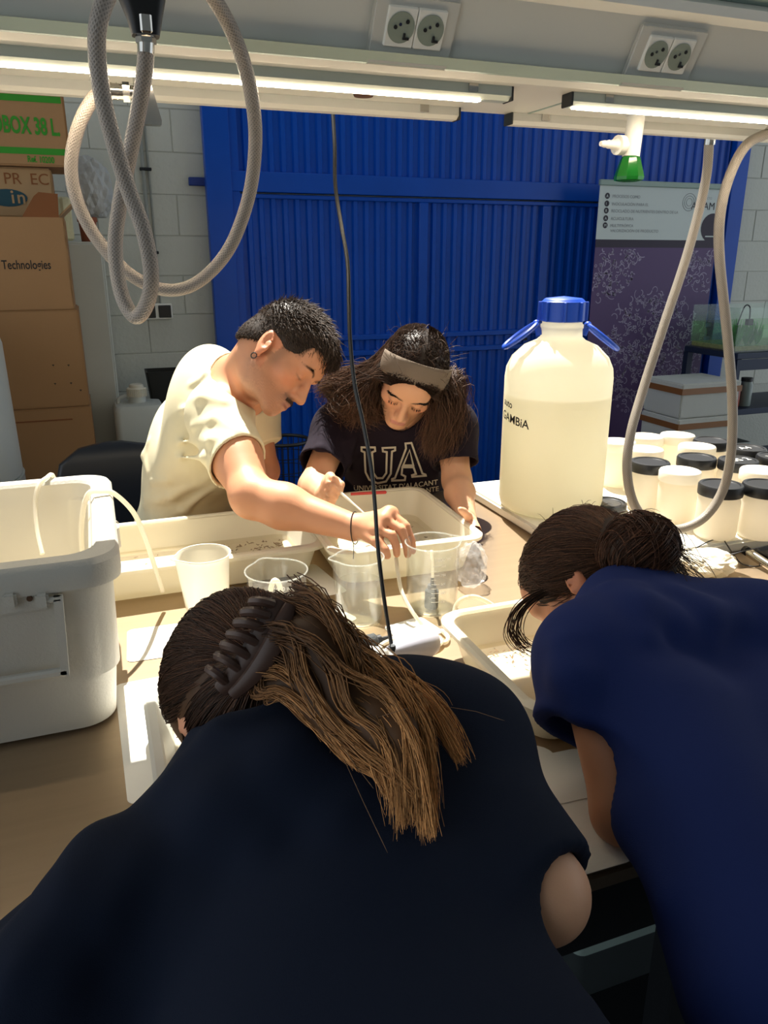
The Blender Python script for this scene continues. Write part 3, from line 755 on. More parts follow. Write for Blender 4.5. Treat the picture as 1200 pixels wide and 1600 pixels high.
def oncyl(u, v, off=.0006): 
    a = a0 + .08 + u / KR; return (kc.x + (KR + off) * math.cos(a), kc.y + (KR + off) * math.sin(a), BT + v)
vz = H - .095
for u0, u1, v0, v1 in ((0, .10, 0, .002), (0, .10, .028, .03), (0, .002, 0, .03), (.098, .10, 0, .03)):
    n = 8; V = []
    for i in range(n + 1):
        u = u0 + (u1 - u0) * i / n; V += [oncyl(u, vz + v0, .001), oncyl(u, vz + v1, .001)]
    emb.add(V, [(2 * i, 2 * i + 2, 2 * i + 3, 2 * i + 1) for i in range(n)])
emb.build('moulded_label', M_poly, kb)
hw = MB()
for txt, u, v, s in (('auto', -.185, vz + .022, .026), ('GAMBiA', -.190, vz - .014, .031)):
    me = text_mesh(txt, s, 0, 1.0, .0004)
    hw.add([oncyl(u + w.co.x, v + w.co.y - w.co.x * .12, .0009) for w in me.vertices], [tuple(f.vertices) for f in me.polygons])
hw.build('handwriting', M_print_blk, kb, smooth=False)

M_lidw = mat('white_lid', '#f4efe2', .4, transl=.3, var=.02)
M_lidb = mat('black_lid', '#1b1c1e', .42, var=.2, vscale=12)
JR, JH = .0495, .112
def make_jar(name, lidm):
    t = thing(name, '', 'jar')
    MB().lathe([(0, .001), (JR - .008, .001), (JR - .001, .007), (JR, .016), (JR, JH - .018), (JR - .004, JH - .006), (JR - .006, JH + .012), (0, JH + .012)], 32).build('body', M_jar, t, local=True, ang=60)
    MB().lathe([(JR - .006, JH - .004), (JR + .002, JH - .004), (JR + .0025, JH + .0), (JR + .0025, JH + .018), (JR, JH + .022), (JR - .006, JH + .0225), (JR - .008, JH + .020), (0, JH + .020)], 40).build('lid', lidm, t, local=True, ang=40)
    return t
jw = make_jar('sample_jar', M_lidw); jb = make_jar('sample_jar', M_lidb)
ZT = BT + JH + .02
wl = [((966, 690), 'milky jar with white lid standing nearest the big carboy'),
      ((1010, 682), 'milky white-lidded jar in the back row, second from the carboy'),
      ((1058, 681), 'milky white-lidded jar in the back row, before the styrofoam boxes'),
      ((1008, 702), 'milky white-lidded jar in the second row behind the hanging hose'),
      ((1090, 697), 'milky white-lidded jar beside the half-hidden black lid at the back'),
      ((1063, 736), 'brightest white-lidded jar in front, inside the hose loop'),
      ((1112, 716), 'milky white-lidded jar behind the front black-lidded jar'),
      ((1190, 735), 'milky white-lidded jar between the black lids at right edge')]
bl = [((1127, 757), 'front milky jar with black lid, right beside the hose loop'),
      ((1196, 757), 'front milky jar with black lid at the right edge of the photo'),
      ((1154, 719), 'black-lidded jar with scribbles on its lid, second row behind the hose'),
      ((1168, 700), 'black-lidded jar with pale writing on its lid, back row right'),
      ((1206, 711), 'black-lidded jar with a white mark, cut by the right photo edge'),
      ((1112, 688), 'black-lidded jar mostly hidden behind the white lids'),
      ((1024, 724), 'grey-lidded jar seen in the gap left of the brightest jar')]
placed = []
def settle(p):
    p = Vector((p.x, p.y)); 
    for _ in range(60):
        for q in placed:
            d = p - q
            if d.length < .1045:
                if d.length < 1e-4: d = Vector((.01, .02))
                p = q + d.normalized() * .105
    placed.append(p); return p
JARS = []
for (px, lb) in ([bl[0], bl[1], wl[5], bl[6], wl[7], bl[2], wl[0], wl[6]] + bl[3:6] + wl[1:5]):
    JARS.append((settle(PZ(*px[:2], ZT)), lb, 'black-lidded' in lb or 'black lid,' in lb or 'with black lid' in lb or 'grey-lidded' in lb))
M_chalk = mat('pale_marker', '#c9c9c4', .8)
fw_, fb_ = True, True
for p, lb, blk in JARS:
    src = jb if blk else jw
    if blk: c = src if fb_ else copy_tree(src); fb_ = False
    else: c = src if fw_ else copy_tree(src); fw_ = False
    c.location = (p.x, p.y, BT); c['label'] = lb; c['category'] = 'jar'; c['group'] = 'sample jars on the white board'
    if 'scribbles' in lb or 'pale writing' in lb or 'white mark' in lb:
        me = text_mesh('GS 2' if 'scrib' in lb else ('A4' if 'pale' in lb else 'X'), .034)
        for v in me.vertices: v.co = Vector((v.co.x - .03, v.co.y - .01, JH + .0212))
        me.materials.clear(); link_mesh('lid_writing', me, M_chalk, c, local=True, smooth=False, fixn=False)
ll = PZ(955, 798, BT); tl = thing('jar_lid', 'black jar lid lying flat on the white board before the carboy', 'lid', (ll.x, ll.y + .02, BT))
MB().lathe([(0, .001), (JR, .001), (JR + .002, .003), (JR + .002, .018), (JR - .003, .021), (JR - .006, .017), (0, .016)], 36).build('lid', M_lidb, tl, local=True)
MB().tube([((JR - .012) * math.cos(a * .2618), (JR - .012) * math.sin(a * .2618), .0172) for a in range(24)] and [Vector(((JR - .012) * math.cos(a * .2618), (JR - .012) * math.sin(a * .2618), .0172)) for a in range(24)], .0012, 5, closed=True).build('ridge', M_lidb, tl, local=True)
# steel rod frame in the gap
sx = PZ(1003, 797, BT); rk = thing('rod_stand', 'thin bent steel rod stand among the jars', 'stand', (sx.x, sx.y - .0, BT))
MB().tube([(-.02, .0, .003), (.0, 0, .003), (.0, 0, .10), (.004, .0, .104), (.035, .01, .104)], .0022, 8).build('rod', M_chrome, rk, local=True)
MB().tube([(0, 0, .055), (.04, .006, .052)], .0018, 8).build('cross_rod', M_black, rk, local=True)
# things at the right edge of the bench
tb = PZ(1185, 862, BZ); t = thing('instrument_case', 'shallow black case with a silver tube on top, right edge of bench', 'case', (tb.x, tb.y, BZ))
MB().loft([(tb.x + .06, tb.y - .052, .085, .045, .015, BZ + .001), (tb.x + .06, tb.y - .052, .088, .048, .015, BZ + .012), (tb.x + .06, tb.y - .052, .083, .043, .013, BZ + .014), (tb.x + .06, tb.y - .052, .078, .038, .013, BZ + .009)]).build('case', M_black, t)
a, b = PZ(1168, 862, BZ + .022), PZ(1215, 893, BZ + .012)
sp_ = thing('silver_tube', 'silver tube lying across the black case on the bench', 'tube', tuple(a))
MB().tube([a, a + (b - a) * .06, a + (b - a) * .07, b], [.008, .008, .0105, .0105], 18).build('shaft', M_chrome, sp_)
MB().tube([a - (b - a) * .1, a], [.011, .011], 16).build('end_ring', M_black, sp_)
wr_ = thing('black_wire', 'thin black bent wire on the bench behind the bun', 'wire', tuple(PZ(1110, 860, BZ)))
MB().tube(spline([PZ(1066, 872, BZ + .02), PZ(1085, 858, BZ + .03), PZ(1110, 845, BZ + .035), PZ(1128, 842, BZ + .035), PZ(1135, 850, BZ + .03), PZ(1145, 865, BZ + .02), PZ(1158, 880, BZ + .006), PZ(1175, 885, BZ + .004), PZ(1188, 884, BZ + .004)], 6), .0016, 6).build('wire', M_black, wr_)
MB().tube(spline([PZ(1062, 876, BZ + .004), PZ(1100, 874, BZ + .01), PZ(1140, 867, BZ + .028), PZ(1170, 859, BZ + .036), PZ(1215, 850, BZ + .036)], 6), .0016, 6).build('wire', M_black, wr_)
# red pen on the far rim of the headband woman's tray
a, b = PZ(548, 772, 1.020), PZ(604, 769, 1.020)
rp = thing('red_pen', 'red pen lying along the far rim of the tray of the headband woman', 'pen', tuple(a)); rd = mat('red_plastic', '#c0302c', .4)
MB().tube([a, a + (b - a) * .7], .004, 10).build('barrel', rd, rp)
MB().tube([a + (b - a) * .7, a + (b - a) * .97, b], [.0046, .0046, .002], 10).build('cap', rd, rp)
# ================================================================== THINGS ALONG THE BACK WALL
M_card = mat('cardboard', '#a57d54', .85, var=.07, vscale=5, bump=.06, bscale=90)
M_card2 = mat('cardboard_pale', '#ac8a62', .85, var=.07, vscale=5)
M_cardin = mat('cardboard_inside', '#84512c', .9, var=.08)
M_tape = mat('brown_tape', '#8a5a2a', .35, var=.06)
M_grn = mat('green_print', '#2f8d1d', .7)
FYB = 3.62
def carton(x0, x1, y0, y1, z0, z1, label, m=M_card, flaps=False, seam=None, tape=True):
    t = thing('cardboard_box', label, 'box', ((x0 + x1) / 2, (y0 + y1) / 2, z0))
    w = .006
    if flaps:
        MB().bb((x0, y0, z0), (x1, y0 + w, z1)).bb((x0, y1 - w, z0), (x1, y1, z1)).bb((x0, y0, z0), (x0 + w, y1, z1)).bb((x1 - w, y0, z0), (x1, y1, z1)).bb((x0, y0, z0), (x1, y1, z0 + w)).bb((x0 + w, y0 + .12, z1 - w), (x1 - w, y1 - w, z1)).build('carton', m, t)
    else:
        MB().bb((x0, y0, z0 + .001), (x1, y1, z1), bev=.006, seg=2).build('carton', m, t)
    if seam: MB().bb((x0 + .02, y0 - .0015, seam), (x1 - .08, y0 + .001, seam + .006)).build('seam', M_cardin, t)
    if tape: MB().bb((x1 - .001, (y0 + y1) / 2 - .03, z0 + .01), (x1 + .0012, (y0 + y1) / 2 + .03, z1 - .01)).build('tape', M_tape, t)
    return t
def pb(x, y, yy=FYB): return PY(x, y, yy)
zc = [0.0, 0.36, pb(130, 635).z, pb(110, 483).z, pb(105, 340).z]
c1 = carton(-.60, pb(148, 690).x, FYB, FYB + .382, zc[1], zc[2] - .001, 'plain cardboard box with a dark slit, lowest visible of the left stack', seam=pb(80, 658).z)
c0 = carton(-.60, -.07, FYB, FYB + .382, 0, zc[1] - .001, 'cardboard box on the floor under the left stack')
c2 = carton(-.58, pb(131, 560).x, FYB, FYB + .382, zc[2], zc[3] - .001, 'plain cardboard box with four corner marks, middle of the left stack')
c3 = carton(-.56, pb(108, 410).x, FYB, FYB + .382, zc[3], zc[4], 'open cardboard box printed with black lettering in the left stack', flaps=True)
def corner_marks(t, pts):
    mb = MB()
    for x, y in pts:
        p = pb(x, y); mb.bb((p.x - .004, FYB - .0008, p.z - .003), (p.x + .004, FYB + .0005, p.z + .001)).bb((p.x - .001, FYB - .0008, p.z - .007), (p.x + .001, FYB + .0005, p.z))
    mb.build('printed_marks', M_print_blk, t)
corner_marks(c2, [(83, 570), (107, 570), (86, 599), (111, 598), (126, 609)])
corner_marks(c1, [(107, 715), (131, 713)])
p = pb(2, 420); text_on('t Technologies', .0495, (p.x - .018, FYB, p.z - .001), (1, 0, .0), (0, 0, 1), M_print_blk, c3, offset=.0007, width=pb(80, 420).x - p.x + .018)
# raised front flap of the open box
q0, q1 = pb(33, 341), pb(92, 341); fl0, fl1, fl2 = pb(52, 302), pb(60, 300), pb(90, 303)
mb = MB(); y = FYB + .002
poly = [(q0.x, q0.z), (q1.x, q1.z), (fl2.x, fl2.z), (fl1.x, fl1.z), (fl0.x, fl0.z - .01)]
mb.prism(poly, 1, y, y + .005); mb.build('flap', M_cardin, c3)
MB().prism([(q1.x, zc[4]), (q1.x + .055, zc[4] + .05), (q1.x + .052, zc[4] + .056), (q1.x - .003, zc[4] + .006)], 1, FYB + .02, FYB + .3).build('flap', M_card2, c3)
zb = zc[4] + .002; zt = pb(85, 258).z
c4 = carton(-.42, pb(82, 300).x, FYB + .13, FYB + .39, zb, zt, 'pale cardboard box with a dark oval emblem and pencilled writing, upper left', m=M_card2)
mb = MB(); pe = PY(12, 309, FYB + .128)
mb.add([(pe.x + .075 * math.cos(a * .2618), pe.y, pe.z + .034 * math.sin(a * .2618)) for a in range(24)], [tuple(range(24))]); mb.build('emblem', mat('dark_teal_print', '#16424f', .7), c4, smooth=False)
text_on('ı', .07, (pe.x + .012, pe.y - .0006, pe.z - .02), (1, 0, 0), (0, 0, 1), M_card2, c4, offset=.001); text_on('n', .07, (pe.x + .034, pe.y - .0006, pe.z - .02), (1, 0, 0), (0, 0, 1), M_card2, c4, offset=.001)
MB().add([(pe.x + .0185 + .0055 * math.cos(a * .7854), pe.y - .0014, pe.z + .023 + .0055 * math.sin(a * .7854)) for a in range(8)], [tuple(range(8))]).build('lettering', M_card2, c4, smooth=False)
p = PY(6, 287, FYB + .129); text_on('PR', .062, (p.x, p.y, p.z), (1, 0, 0), (0, 0, 1), M_cardin, c4); text_on('EC', .062, (p.x + .10, p.y, p.z), (1, 0, 0), (0, 0, 1), M_cardin, c4)
p0 = PY(112, 200, FYB + .1); z5 = zt + .002
c5 = carton(-.62, PY(109, 240, FYB + .09).x, FYB + .09, FYB + .42, z5, z5 + .33, 'cardboard box with green lettering on top of the left stack')
YF = FYB + .089
for yy, hh in ((222, .024), (140, .024)):
    p = PY(50, yy + 14, YF); MB().bb((-.61, YF - .0006, p.z - hh / 2), (PY(104, 235, YF).x, YF + .001, p.z + hh / 2)).build('green_band', M_grn, c5)
p = PY(93, 201, YF); w_ = p.x - PY(-36, 201, YF).x; text_on('PROBOX 38 L.', .086, (p.x - w_, YF, p.z - .020), (1, 0, -.02), (0, 0, 1), M_grn, c5, offset=.0025, width=w_)
p = PY(43, 251, YF); text_on('Ref. 10200', .033, (p.x, YF, p.z - .004), (1, 0, -.02), (0, 0, 1), M_grn, c5, offset=.001, width=PY(85, 251, YF).x - p.x)

# cabinet with a bag and a pot
cbz = PY(118, 378, 4.1).z
cbn = thing('white_cabinet', 'narrow white cabinet standing behind the cardboard boxes', 'cabinet', (-.2, 4.2, 0))
MB().bb((-.55, 4.02, 0), (.085, 4.36, cbz), bev=.004).build('carcass', mat('cabinet_white', '#b9bcb4', .5), cbn)
MB().bb((-.54, 4.008, .05), (.075, 4.019, cbz - .01), bev=.003).build('door', mat('cabinet_white', '#b9bcb4'), cbn)
pt = tag(MB().lathe([(0, .001), (.035, .001), (.04, .09), (.045, .09), (.045, .11), (.036, .11), (.03, .02), (0, .02)], 24, (.03, 4.12, cbz)).build('clay_pot', mat('terracotta', '#8a4d33', .8, var=.1)), 'small brown clay pot on the white cabinet beside the boxes', 'pot')
crumple((.06, 4.18, cbz + .112), (.105, .09, .15), 5, 'white_bag', 'bulging white plastic bag beside the top cardboard boxes', 'bag', mat('white_bag', '#c9cbca', .4, transl=.3, var=.05), 4, .22)
cr = thing('foam_offcut', 'pale foam packing offcut leaning by the open cardboard box', 'packing', (-.03, 4.08, cbz))
MB().box((-.065, 4.10, cbz + .1), (.05, .06, .19), bev=.01, rz=.4).build('foam', mat('cream_foam', '#cfc9a4', .8, bump=.4, bscale=60), cr)

# white drum at far left
dr = thing('white_drum', 'large rounded white drum at the far left edge', 'drum', (-.69, 3.2, 0)); dc = (-.672, 3.2, 0)
M_drum = mat('drum_white', '#bfc3bd', .35, var=.03)
MB().lathe([(0, .001), (.355, .001), (.36, .01), (.36, .80), (.362, .805), (0, .806)], 56, dc).build('base', M_drum, dr)
MB().lathe([(0, .8065), (.352, .8065), (.356, .812), (.35, 1.30), (.33, 1.38), (.28, 1.42), (0, 1.43)], 56, dc).build('shell', M_drum, dr)
p = PY(2, 690, 2.96); MB().box((-.40, 2.955, p.z + .02), (.05, .02, .035), bev=.004, rz=.6).build('latch', M_black, dr)

# low table with jerrycan and black bin
lt = thing('side_table', 'low grey table against the block wall behind the man', 'table', (.3, 4.0, 0)); M_gry = mat('table_grey', '#6f7270', .6)
MB().bb((.095, 3.72, .53), (.60, 4.33, .56), bev=.003).build('top', M_gry, lt)
for x in (.12, .57):
    for y in (3.75, 4.3): MB().bb((x - .018, y - .018, 0), (x + .018, y + .018, .53)).build('leg', M_dark, lt)
jc = thing('jerrycan', 'white plastic jerrycan with a ribbed screw cap behind the man', 'jerrycan', (.165, 3.88, .561)); M_jc = mat('jerrycan_white', '#c3c8c2', .45, transl=.15)
jz = PY(200, 632, 3.82).z - .561
MB().loft([(0, 0, .11, .10, .03, .001), (0, 0, .115, .105, .03, .012), (0, 0, .115, .105, .03, jz - .025), (0, 0, .105, .095, .03, jz - .006), (0, 0, .08, .07, .03, jz)]).build('body', M_jc, jc, local=True)
MB().lathe([(0, jz - .001), (.04, jz - .001), (.037, jz + .03), (0, jz + .03)], 24).build('neck', M_jc, jc, local=True)
mb = MB().lathe([(0, jz + .028), (.045, jz + .028), (.045, jz + .066), (.041, jz + .070), (.034, jz + .070), (.033, jz + .082), (.028, jz + .086), (0, jz + .086)], 28)
for k in range(28):
    a = 2 * math.pi * k / 28; mb.box((.0455 * math.cos(a), .0455 * math.sin(a), jz + .047), (.004, .004, .036), rz=a)
mb.build('cap', mat('cap_cream', '#cdc9b8', .45), jc, local=True)
MB().tube(spline([(-.09, 0, jz - .004), (-.085, 0, jz + .02), (-.05, 0, jz + .03), (-.035, 0, jz + .01)], 5), .009, 8).build('handle', M_jc, jc, local=True)
bb_ = thing('black_bin', 'open black bin on the low table behind the man', 'bin', (.31, 4.1, .561)); bz = PY(250, 580, 4.05).z - .561
MB().loft([(.03, 0, .065, .06, .01, .001), (.0, 0, .085, .08, .01, bz), (.0, 0, .078, .073, .01, bz), (.03, 0, .06, .055, .01, .01)]).build('body', mat('black_card', '#0d1110', .6), bb_, local=True)
tag(MB().bb((.275, 3.90, .561), (.33, 3.96, .60), bev=.008).box((.3, 3.93, .61), (.03, .03, .03), bev=.005).build('blue_clip', M_capb), 'small dark blue clip lying beside the white jerrycan', 'clip')

# office chair behind the man
oc = thing('office_chair', 'dark office chair with rounded back behind the man', 'chair', (.02, 2.78, 0)); M_ch = mat('chair_vinyl', '#20242c', .35, var=.1)
bk = MB().loft([(0, 0, .05, .012, .011, .0), (0, 0, .17, .022, .02, .03), (0, 0, .215, .028, .022, .12), (0, 0, .215, .03, .022, .26), (0, 0, .19, .026, .02, .35), (0, 0, .12, .02, .015, .40), (0, 0, .04, .012, .01, .415)], 6)
bk.v = [(.02 + x, 2.98 + y + (x * x) * -.8, .535 + z) for x, y, z in bk.v]; bk.build('backrest', M_ch, oc)
MB().loft([(.02, 2.72, .2, .19, .06, .46), (.02, 2.72, .225, .21, .07, .48), (.02, 2.72, .225, .21, .07, .51), (.02, 2.72, .19, .18, .06, .525)]).build('seat', M_ch, oc)
MB().tube([(.02, 2.90, .45), (.02, 3.02, .47), (.02, 3.02, .75)], .018, 8).build('back_bar', M_black, oc)
MB().tube([(.02, 2.72, .08), (.02, 2.72, .46)], .028, 14).build('gas_column', M_dark, oc)
for k in range(5):
    a = 2 * math.pi * k / 5 + .3; e = Vector((.02 + .27 * math.cos(a), 2.72 + .27 * math.sin(a), .06))
    f_ = MB().tube([(.02, 2.72, .10), e], [.022, .014], 8).build('foot', M_black, oc); MB().tube([e + Vector((-.012, 0, -.035)), e + Vector((.012, 0, -.035))], .025, 12).build('castor', M_black, f_)

# black wire baskets by the door
M_wire = mat('black_wire_mesh', '#0c0d0e', .5)
ctt = thing('low_cart', 'dark low cart by the blue door carrying the wire baskets', 'cart', (.75, 3.25, 0))
MB().bb((.50, 3.05, .36), (1.02, 3.5, .39), bev=.004).bb((.50, 3.05, .12), (1.02, 3.5, .15), bev=.004).build('deck', M_dark, ctt)
for x in (.52, 1.0):
    for y in (3.07, 3.48): MB().tube([(x, y, .0), (x, y, .38)], .012, 8).build('leg', M_dark, ctt)
def wire_basket(c, r, h, label, g):
    t = thing('wire_basket', label, 'basket', c, group=None); mb = MB()
    for k in range(26):
        a = 2 * math.pi * k / 26; mb.tube([(r * .82 * math.cos(a), r * .82 * math.sin(a), .004), (r * math.cos(a), r * math.sin(a), h)], .0022, 5)
    for j in range(1, 7):
        q = r * (.82 + .18 * j / 7); mb.tube([(q * math.cos(a * .2618), q * math.sin(a * .2618), h * j / 7) for a in range(24)], .0018, 5, closed=True)
    mb.build('wire_mesh', M_wire, t, local=True)
    MB().tube([(r * math.cos(a * .2618), r * math.sin(a * .2618), h) for a in range(24)], .008, 8, closed=True).build('rim', M_wire, t, local=True)
    MB().lathe([(0, .001), (r * .82, .001), (r * .82, .008), (0, .008)], 24).build('base', M_wire, t, local=True)
b1 = PY(445, 688, 3.25); b2 = PY(488, 712, 3.3)
wire_basket((b1.x, 3.25, .391), .105, b1.z - .391, 'tall black wire basket between the man and the headband woman', None)
wire_basket((b2.x + .075, 3.35, .391), .085, b2.z - .40, 'shorter black wire basket partly behind the headband woman', None)

# ------------------------------------------------------------------ banner
bw = thing('roll_up_banner', 'purple and white roll-up banner standing before the blue door', 'banner', (3.35, 4.12, 0))
M_pur = mat('purple_print', '#533a6c', .55, var=.04); M_ppr = mat('banner_white', '#c9d3d2', .55, var=.02); M_swirl = mat('lilac_print', '#a196b4', .6)
BYY = 4.12; X0, X1 = PY(938, 290, BYY).x, PY(1130, 292, BYY).x; ZT_ = PY(1000, 286, BYY).z; ZH = PY(930, 374, BYY).z
MB().bb((X0, BYY, .08), (X1, BYY + .004, ZH)).build('print_panel', M_pur, bw)
MB().bb((X0, BYY, ZH), (X1, BYY + .004, ZT_)).build('header_panel', M_ppr, bw)
MB().bb((X0, BYY - .0006, ZH - .045), (X1, BYY + .001, ZH)).build('dark_band', mat('deep_purple', '#2d2238', .6), bw)
MB().bb((X0 - .005, BYY - .012, ZT_ - .02), (X1 + .005, BYY + .014, ZT_ + .012), bev=.004).build('top_rail', M_teal, bw)
MB().bb((X0 - .01, BYY - .09, .0), (X1 + .01, BYY + .09, .09), bev=.01).build('base', M_alu, bw)
MB().tube([((X0 + X1) / 2, BYY + .02, .08), ((X0 + X1) / 2, BYY + .02, ZT_)], .01, 8).build('pole', M_dark, bw)
lt_ = mat('grey_lettering', '#8e9499', .7)
rows = [('A', 306, 'PROCESOS COMO'), ('I', 318, 'INOCULACIÓN PARA EL'), ('R', 329, 'RECICLADO DE NUTRIENTES DENTRO DE LA'), ('A', 341, 'ACUICULTURA'), ('M', 352, 'MULTITRÓFICA')]
M_dot = mat('dark_dot', '#2a2433', .6)
for i, (ch, yy, tx) in enumerate(rows):
    p = PY(949 - i * .9, yy, BYY)
    MB().add([(p.x + .017 * math.cos(a * .3927), BYY - .001, p.z + .017 * math.sin(a * .3927)) for a in range(16)], [tuple(range(16))]).build('bullet', M_dot, bw, smooth=False)
    text_on(ch, .022, (p.x - .008, BYY - .0015, p.z - .008), (1, 0, 0), (0, 0, 1), M_ppr, bw)
    text_on(tx, .024, (p.x + .035, BYY - .0005, p.z - .009), (1, 0, 0), (0, 0, 1), lt_, bw)
p = PY(951, 360, BYY); text_on('VALORIZACIÓN DE PRODUCTO', .024, (p.x + .01, BYY - .0005, p.z - .009), (1, 0, 0), (0, 0, 1), lt_, bw)
p = PY(1090, 322, BYY); text_on('AIRAM', .062, (p.x - .05, BYY - .0005, p.z - .02), (1, 0, 0), (0, 0, 1), M_dot, bw)
text_on('PROYECTO', .018, (p.x + .01, BYY - .0005, p.z + .04), (1, 0, 0), (0, 0, 1), lt_, bw)
em = MB(); q_ = PY(1077, 316, BYY)
for rr_ in (.022, .036, .05):
    em.tube([(q_.x + rr_ * math.cos(a * .2618), BYY - .0004, q_.z + rr_ * math.sin(a * .2618)) for a in range(24)], .0016, 4, closed=True)
em.build('emblem', lt_, bw)
rs = random.Random(11)
def ribbon(mb, pts, w, y):
    V = []; 
    for i, p in enumerate(pts):
        a = pts[min(i + 1, len(pts) - 1)]; b = pts[max(i - 1, 0)]; d = (a[0] - b[0], a[1] - b[1]); l = math.hypot(*d) or 1; n = (-d[1] / l * w / 2, d[0] / l * w / 2)
        V += [(p[0] + n[0], y, p[1] + n[1]), (p[0] - n[0], y, p[1] - n[1])]
    mb.add(V, [(2 * i, 2 * i + 2, 2 * i + 3, 2 * i + 1) for i in range(len(pts) - 1)])
def swirl(cx, cz, r, clip, n):
    mb = MB()
    for k in range(n):
        rr = r * math.sqrt(rs.random()); th = rs.uniform(0, 6.283); x, z = cx + rr * math.cos(th), cz + rr * math.sin(th)
        kind = rs.random(); s = rs.uniform(.008, .024); P_ = []
        if kind < .40:
            ra = s * .4; P_ = [(x + ra * math.cos(a * .7854), z + ra * math.sin(a * .7854)) for a in range(9)]
        else:
            a = rs.uniform(0, 6.283); c = rs.uniform(.2, .6) * rs.choice((-1, 1)); px_, pz_ = x, z
            for j in range(8): P_.append((px_, pz_)); px_ += math.cos(a) * s * .45; pz_ += math.sin(a) * s * .45; a += c
        if all(clip[0] < q[0] < clip[1] and clip[2] < q[1] < clip[3] for q in P_): ribbon(mb, P_, rs.uniform(.0035, .007), BYY - .0012)
    mb.build('swirl_print', M_swirl, bw, smooth=False)['kind'] = 'stuff'
clip = (X0 + .003, X1 - .003, .1, ZH - .05)
p = PY(947, 395, BYY); swirl(p.x, p.z, .26, clip, 330)
p = PY(1118, 395, BYY); swirl(p.x, p.z, .26, clip, 330)
p = PY(1020, 555, BYY); swirl(p.x, p.z, .40, clip, 800)
p = PY(1112, 356, BYY); MB().add([(p.x + .085 * math.cos(a * .2618), BYY - .0012, p.z + .085 * math.sin(a * .2618)) for a in range(24)], [tuple(range(24))]).build('dark_disc', mat('deep_purple', '#2d2238'), bw, smooth=False)
MB().bb((p.x - .045, BYY - .002, p.z - .055), (p.x + .045, BYY - .0015, p.z - .048)).build('caption_line', M_ppr, bw)

# ------------------------------------------------------------------ styrofoam boxes on a low cabinet
M_foam = mat('styrofoam', '#c6c8c2', .8, var=.04, bump=.2, bscale=200)
lc = thing('low_cabinet', 'dark low cabinet under the styrofoam boxes', 'cabinet', (3.3, 3.6, 0)); 
MB().bb((3.0, 3.38, .05), (3.48, 3.8, .40), bev=.004).build('carcass', M_dark, lc)
for x in (3.05, 3.43):
    for y in (3.43, 3.75): MB().bb((x - .02, y - .02, 0), (x + .02, y + .02, .05)).build('foot', M_black, lc)
pa, pbx = PY(1063, 640, 3.42), PY(1152, 640, 3.42)
def foam_box(z0, z1, label, lid):
    xa, xb = pa.x, pbx.x; t = thing('styrofoam_box', label, 'box', ((xa + xb) / 2, 3.57, z0))
    MB().bb((xa, 3.42, z0 + .001), (xb, 3.74, z1 - .045), bev=.008, seg=2).build('body', M_foam, t)
    MB().bb((xa - .004, 3.416, z1 - .044), (xb + .004, 3.744, z1 - .001), bev=.008, seg=2).build('lid', M_foam, t)
    MB().bb((xa - .006, 3.413, z1 - .062), (xb + .006, 3.746, z1 - .028)).build('tape', M_tape, t)
z2 = PY(1100, 598, 3.42).z; z1 = PY(1100, 652, 3.42).z
foam_box(z1, z2, 'upper styrofoam box sealed with brown tape, before the purple banner', True)
foam_box(.40, z1 - .001, 'lower styrofoam box sealed with brown tape, under the other one', True)

# ------------------------------------------------------------------ aquarium on its rack
rk2 = thing('dark_rack', 'dark blue metal rack at the right edge holding the aquarium', 'rack', (4.0, 3.75, 0)); M_rack = mat('rack_blue', '#1d2a44', .5, .2)
RX0 = PY(1152, 560, 3.55).x; rz = PY(1170, 549, 3.55).z
for z in (rz - .045, .70, .32, .06): MB().bb((RX0, 3.55, z), (RX0 + .9, 4.0, z + .035), bev=.003).build('shelf', M_rack, rk2)
MB().bb((RX0, 3.545, rz - .11), (RX0 + .9, 3.55, rz - .046)).build('apron', M_rack, rk2)
for x in (RX0 + .02, RX0 + .88):
    for y in (3.575, 3.98): MB().bb((x - .02, y - .02, 0), (x + .02, y + .02, rz - .045)).build('upright', M_rack, rk2)
aq = thing('aquarium', 'glass aquarium with green water plants at the far right', 'aquarium', (RX0 + .45, 3.77, rz - .01)); az = rz - .009
M_tank = glass('tank_glass', (.93, .97, .95), 1.5, .02, film=.03)
ax0, ax1, ay0, ay1, ah = RX0 + .0, RX0 + .80, 3.575, 3.96, PY(1170, 481, 3.575).z - az
for a, b in (((ax0, ay0, az), (ax1, ay0 + .006, az + ah)), ((ax0, ay1 - .006, az), (ax1, ay1, az + ah)), ((ax0, ay0 + .006, az), (ax0 + .006, ay1 - .006, az + ah)), ((ax1 - .006, ay0 + .006, az), (ax1, ay1 - .006, az + ah)), ((ax0, ay0, az), (ax1, ay1, az + .006))):
    MB().bb(a, b).build('pane', M_tank, aq, smooth=False)
gr = mat('gravel', '#8d8a4e', .8, var=.5, vscale=60, bump=.5)
tag(MB().bb((ax0 + .008, ay0 + .008, az + .007), (ax1 - .008, ay1 - .008, az + .035), bev=.005).build('gravel', gr), 'mossy gravel on the floor of the aquarium', 'gravel', kind='stuff')
tag(MB().bb((ax0 + .0075, ay0 + .0075, az + .036), (ax1 - .0075, ay1 - .0075, az + ah * .62)).build('water', glass('tank_water', (.75, .92, .70), 1.33, .02, film=.02), smooth=False), 'green-tinted water filling the lower part of the aquarium', 'water')
M_plant = mat('water_plant', '#2f9a22', .5, var=.4, vscale=20, transl=.3)
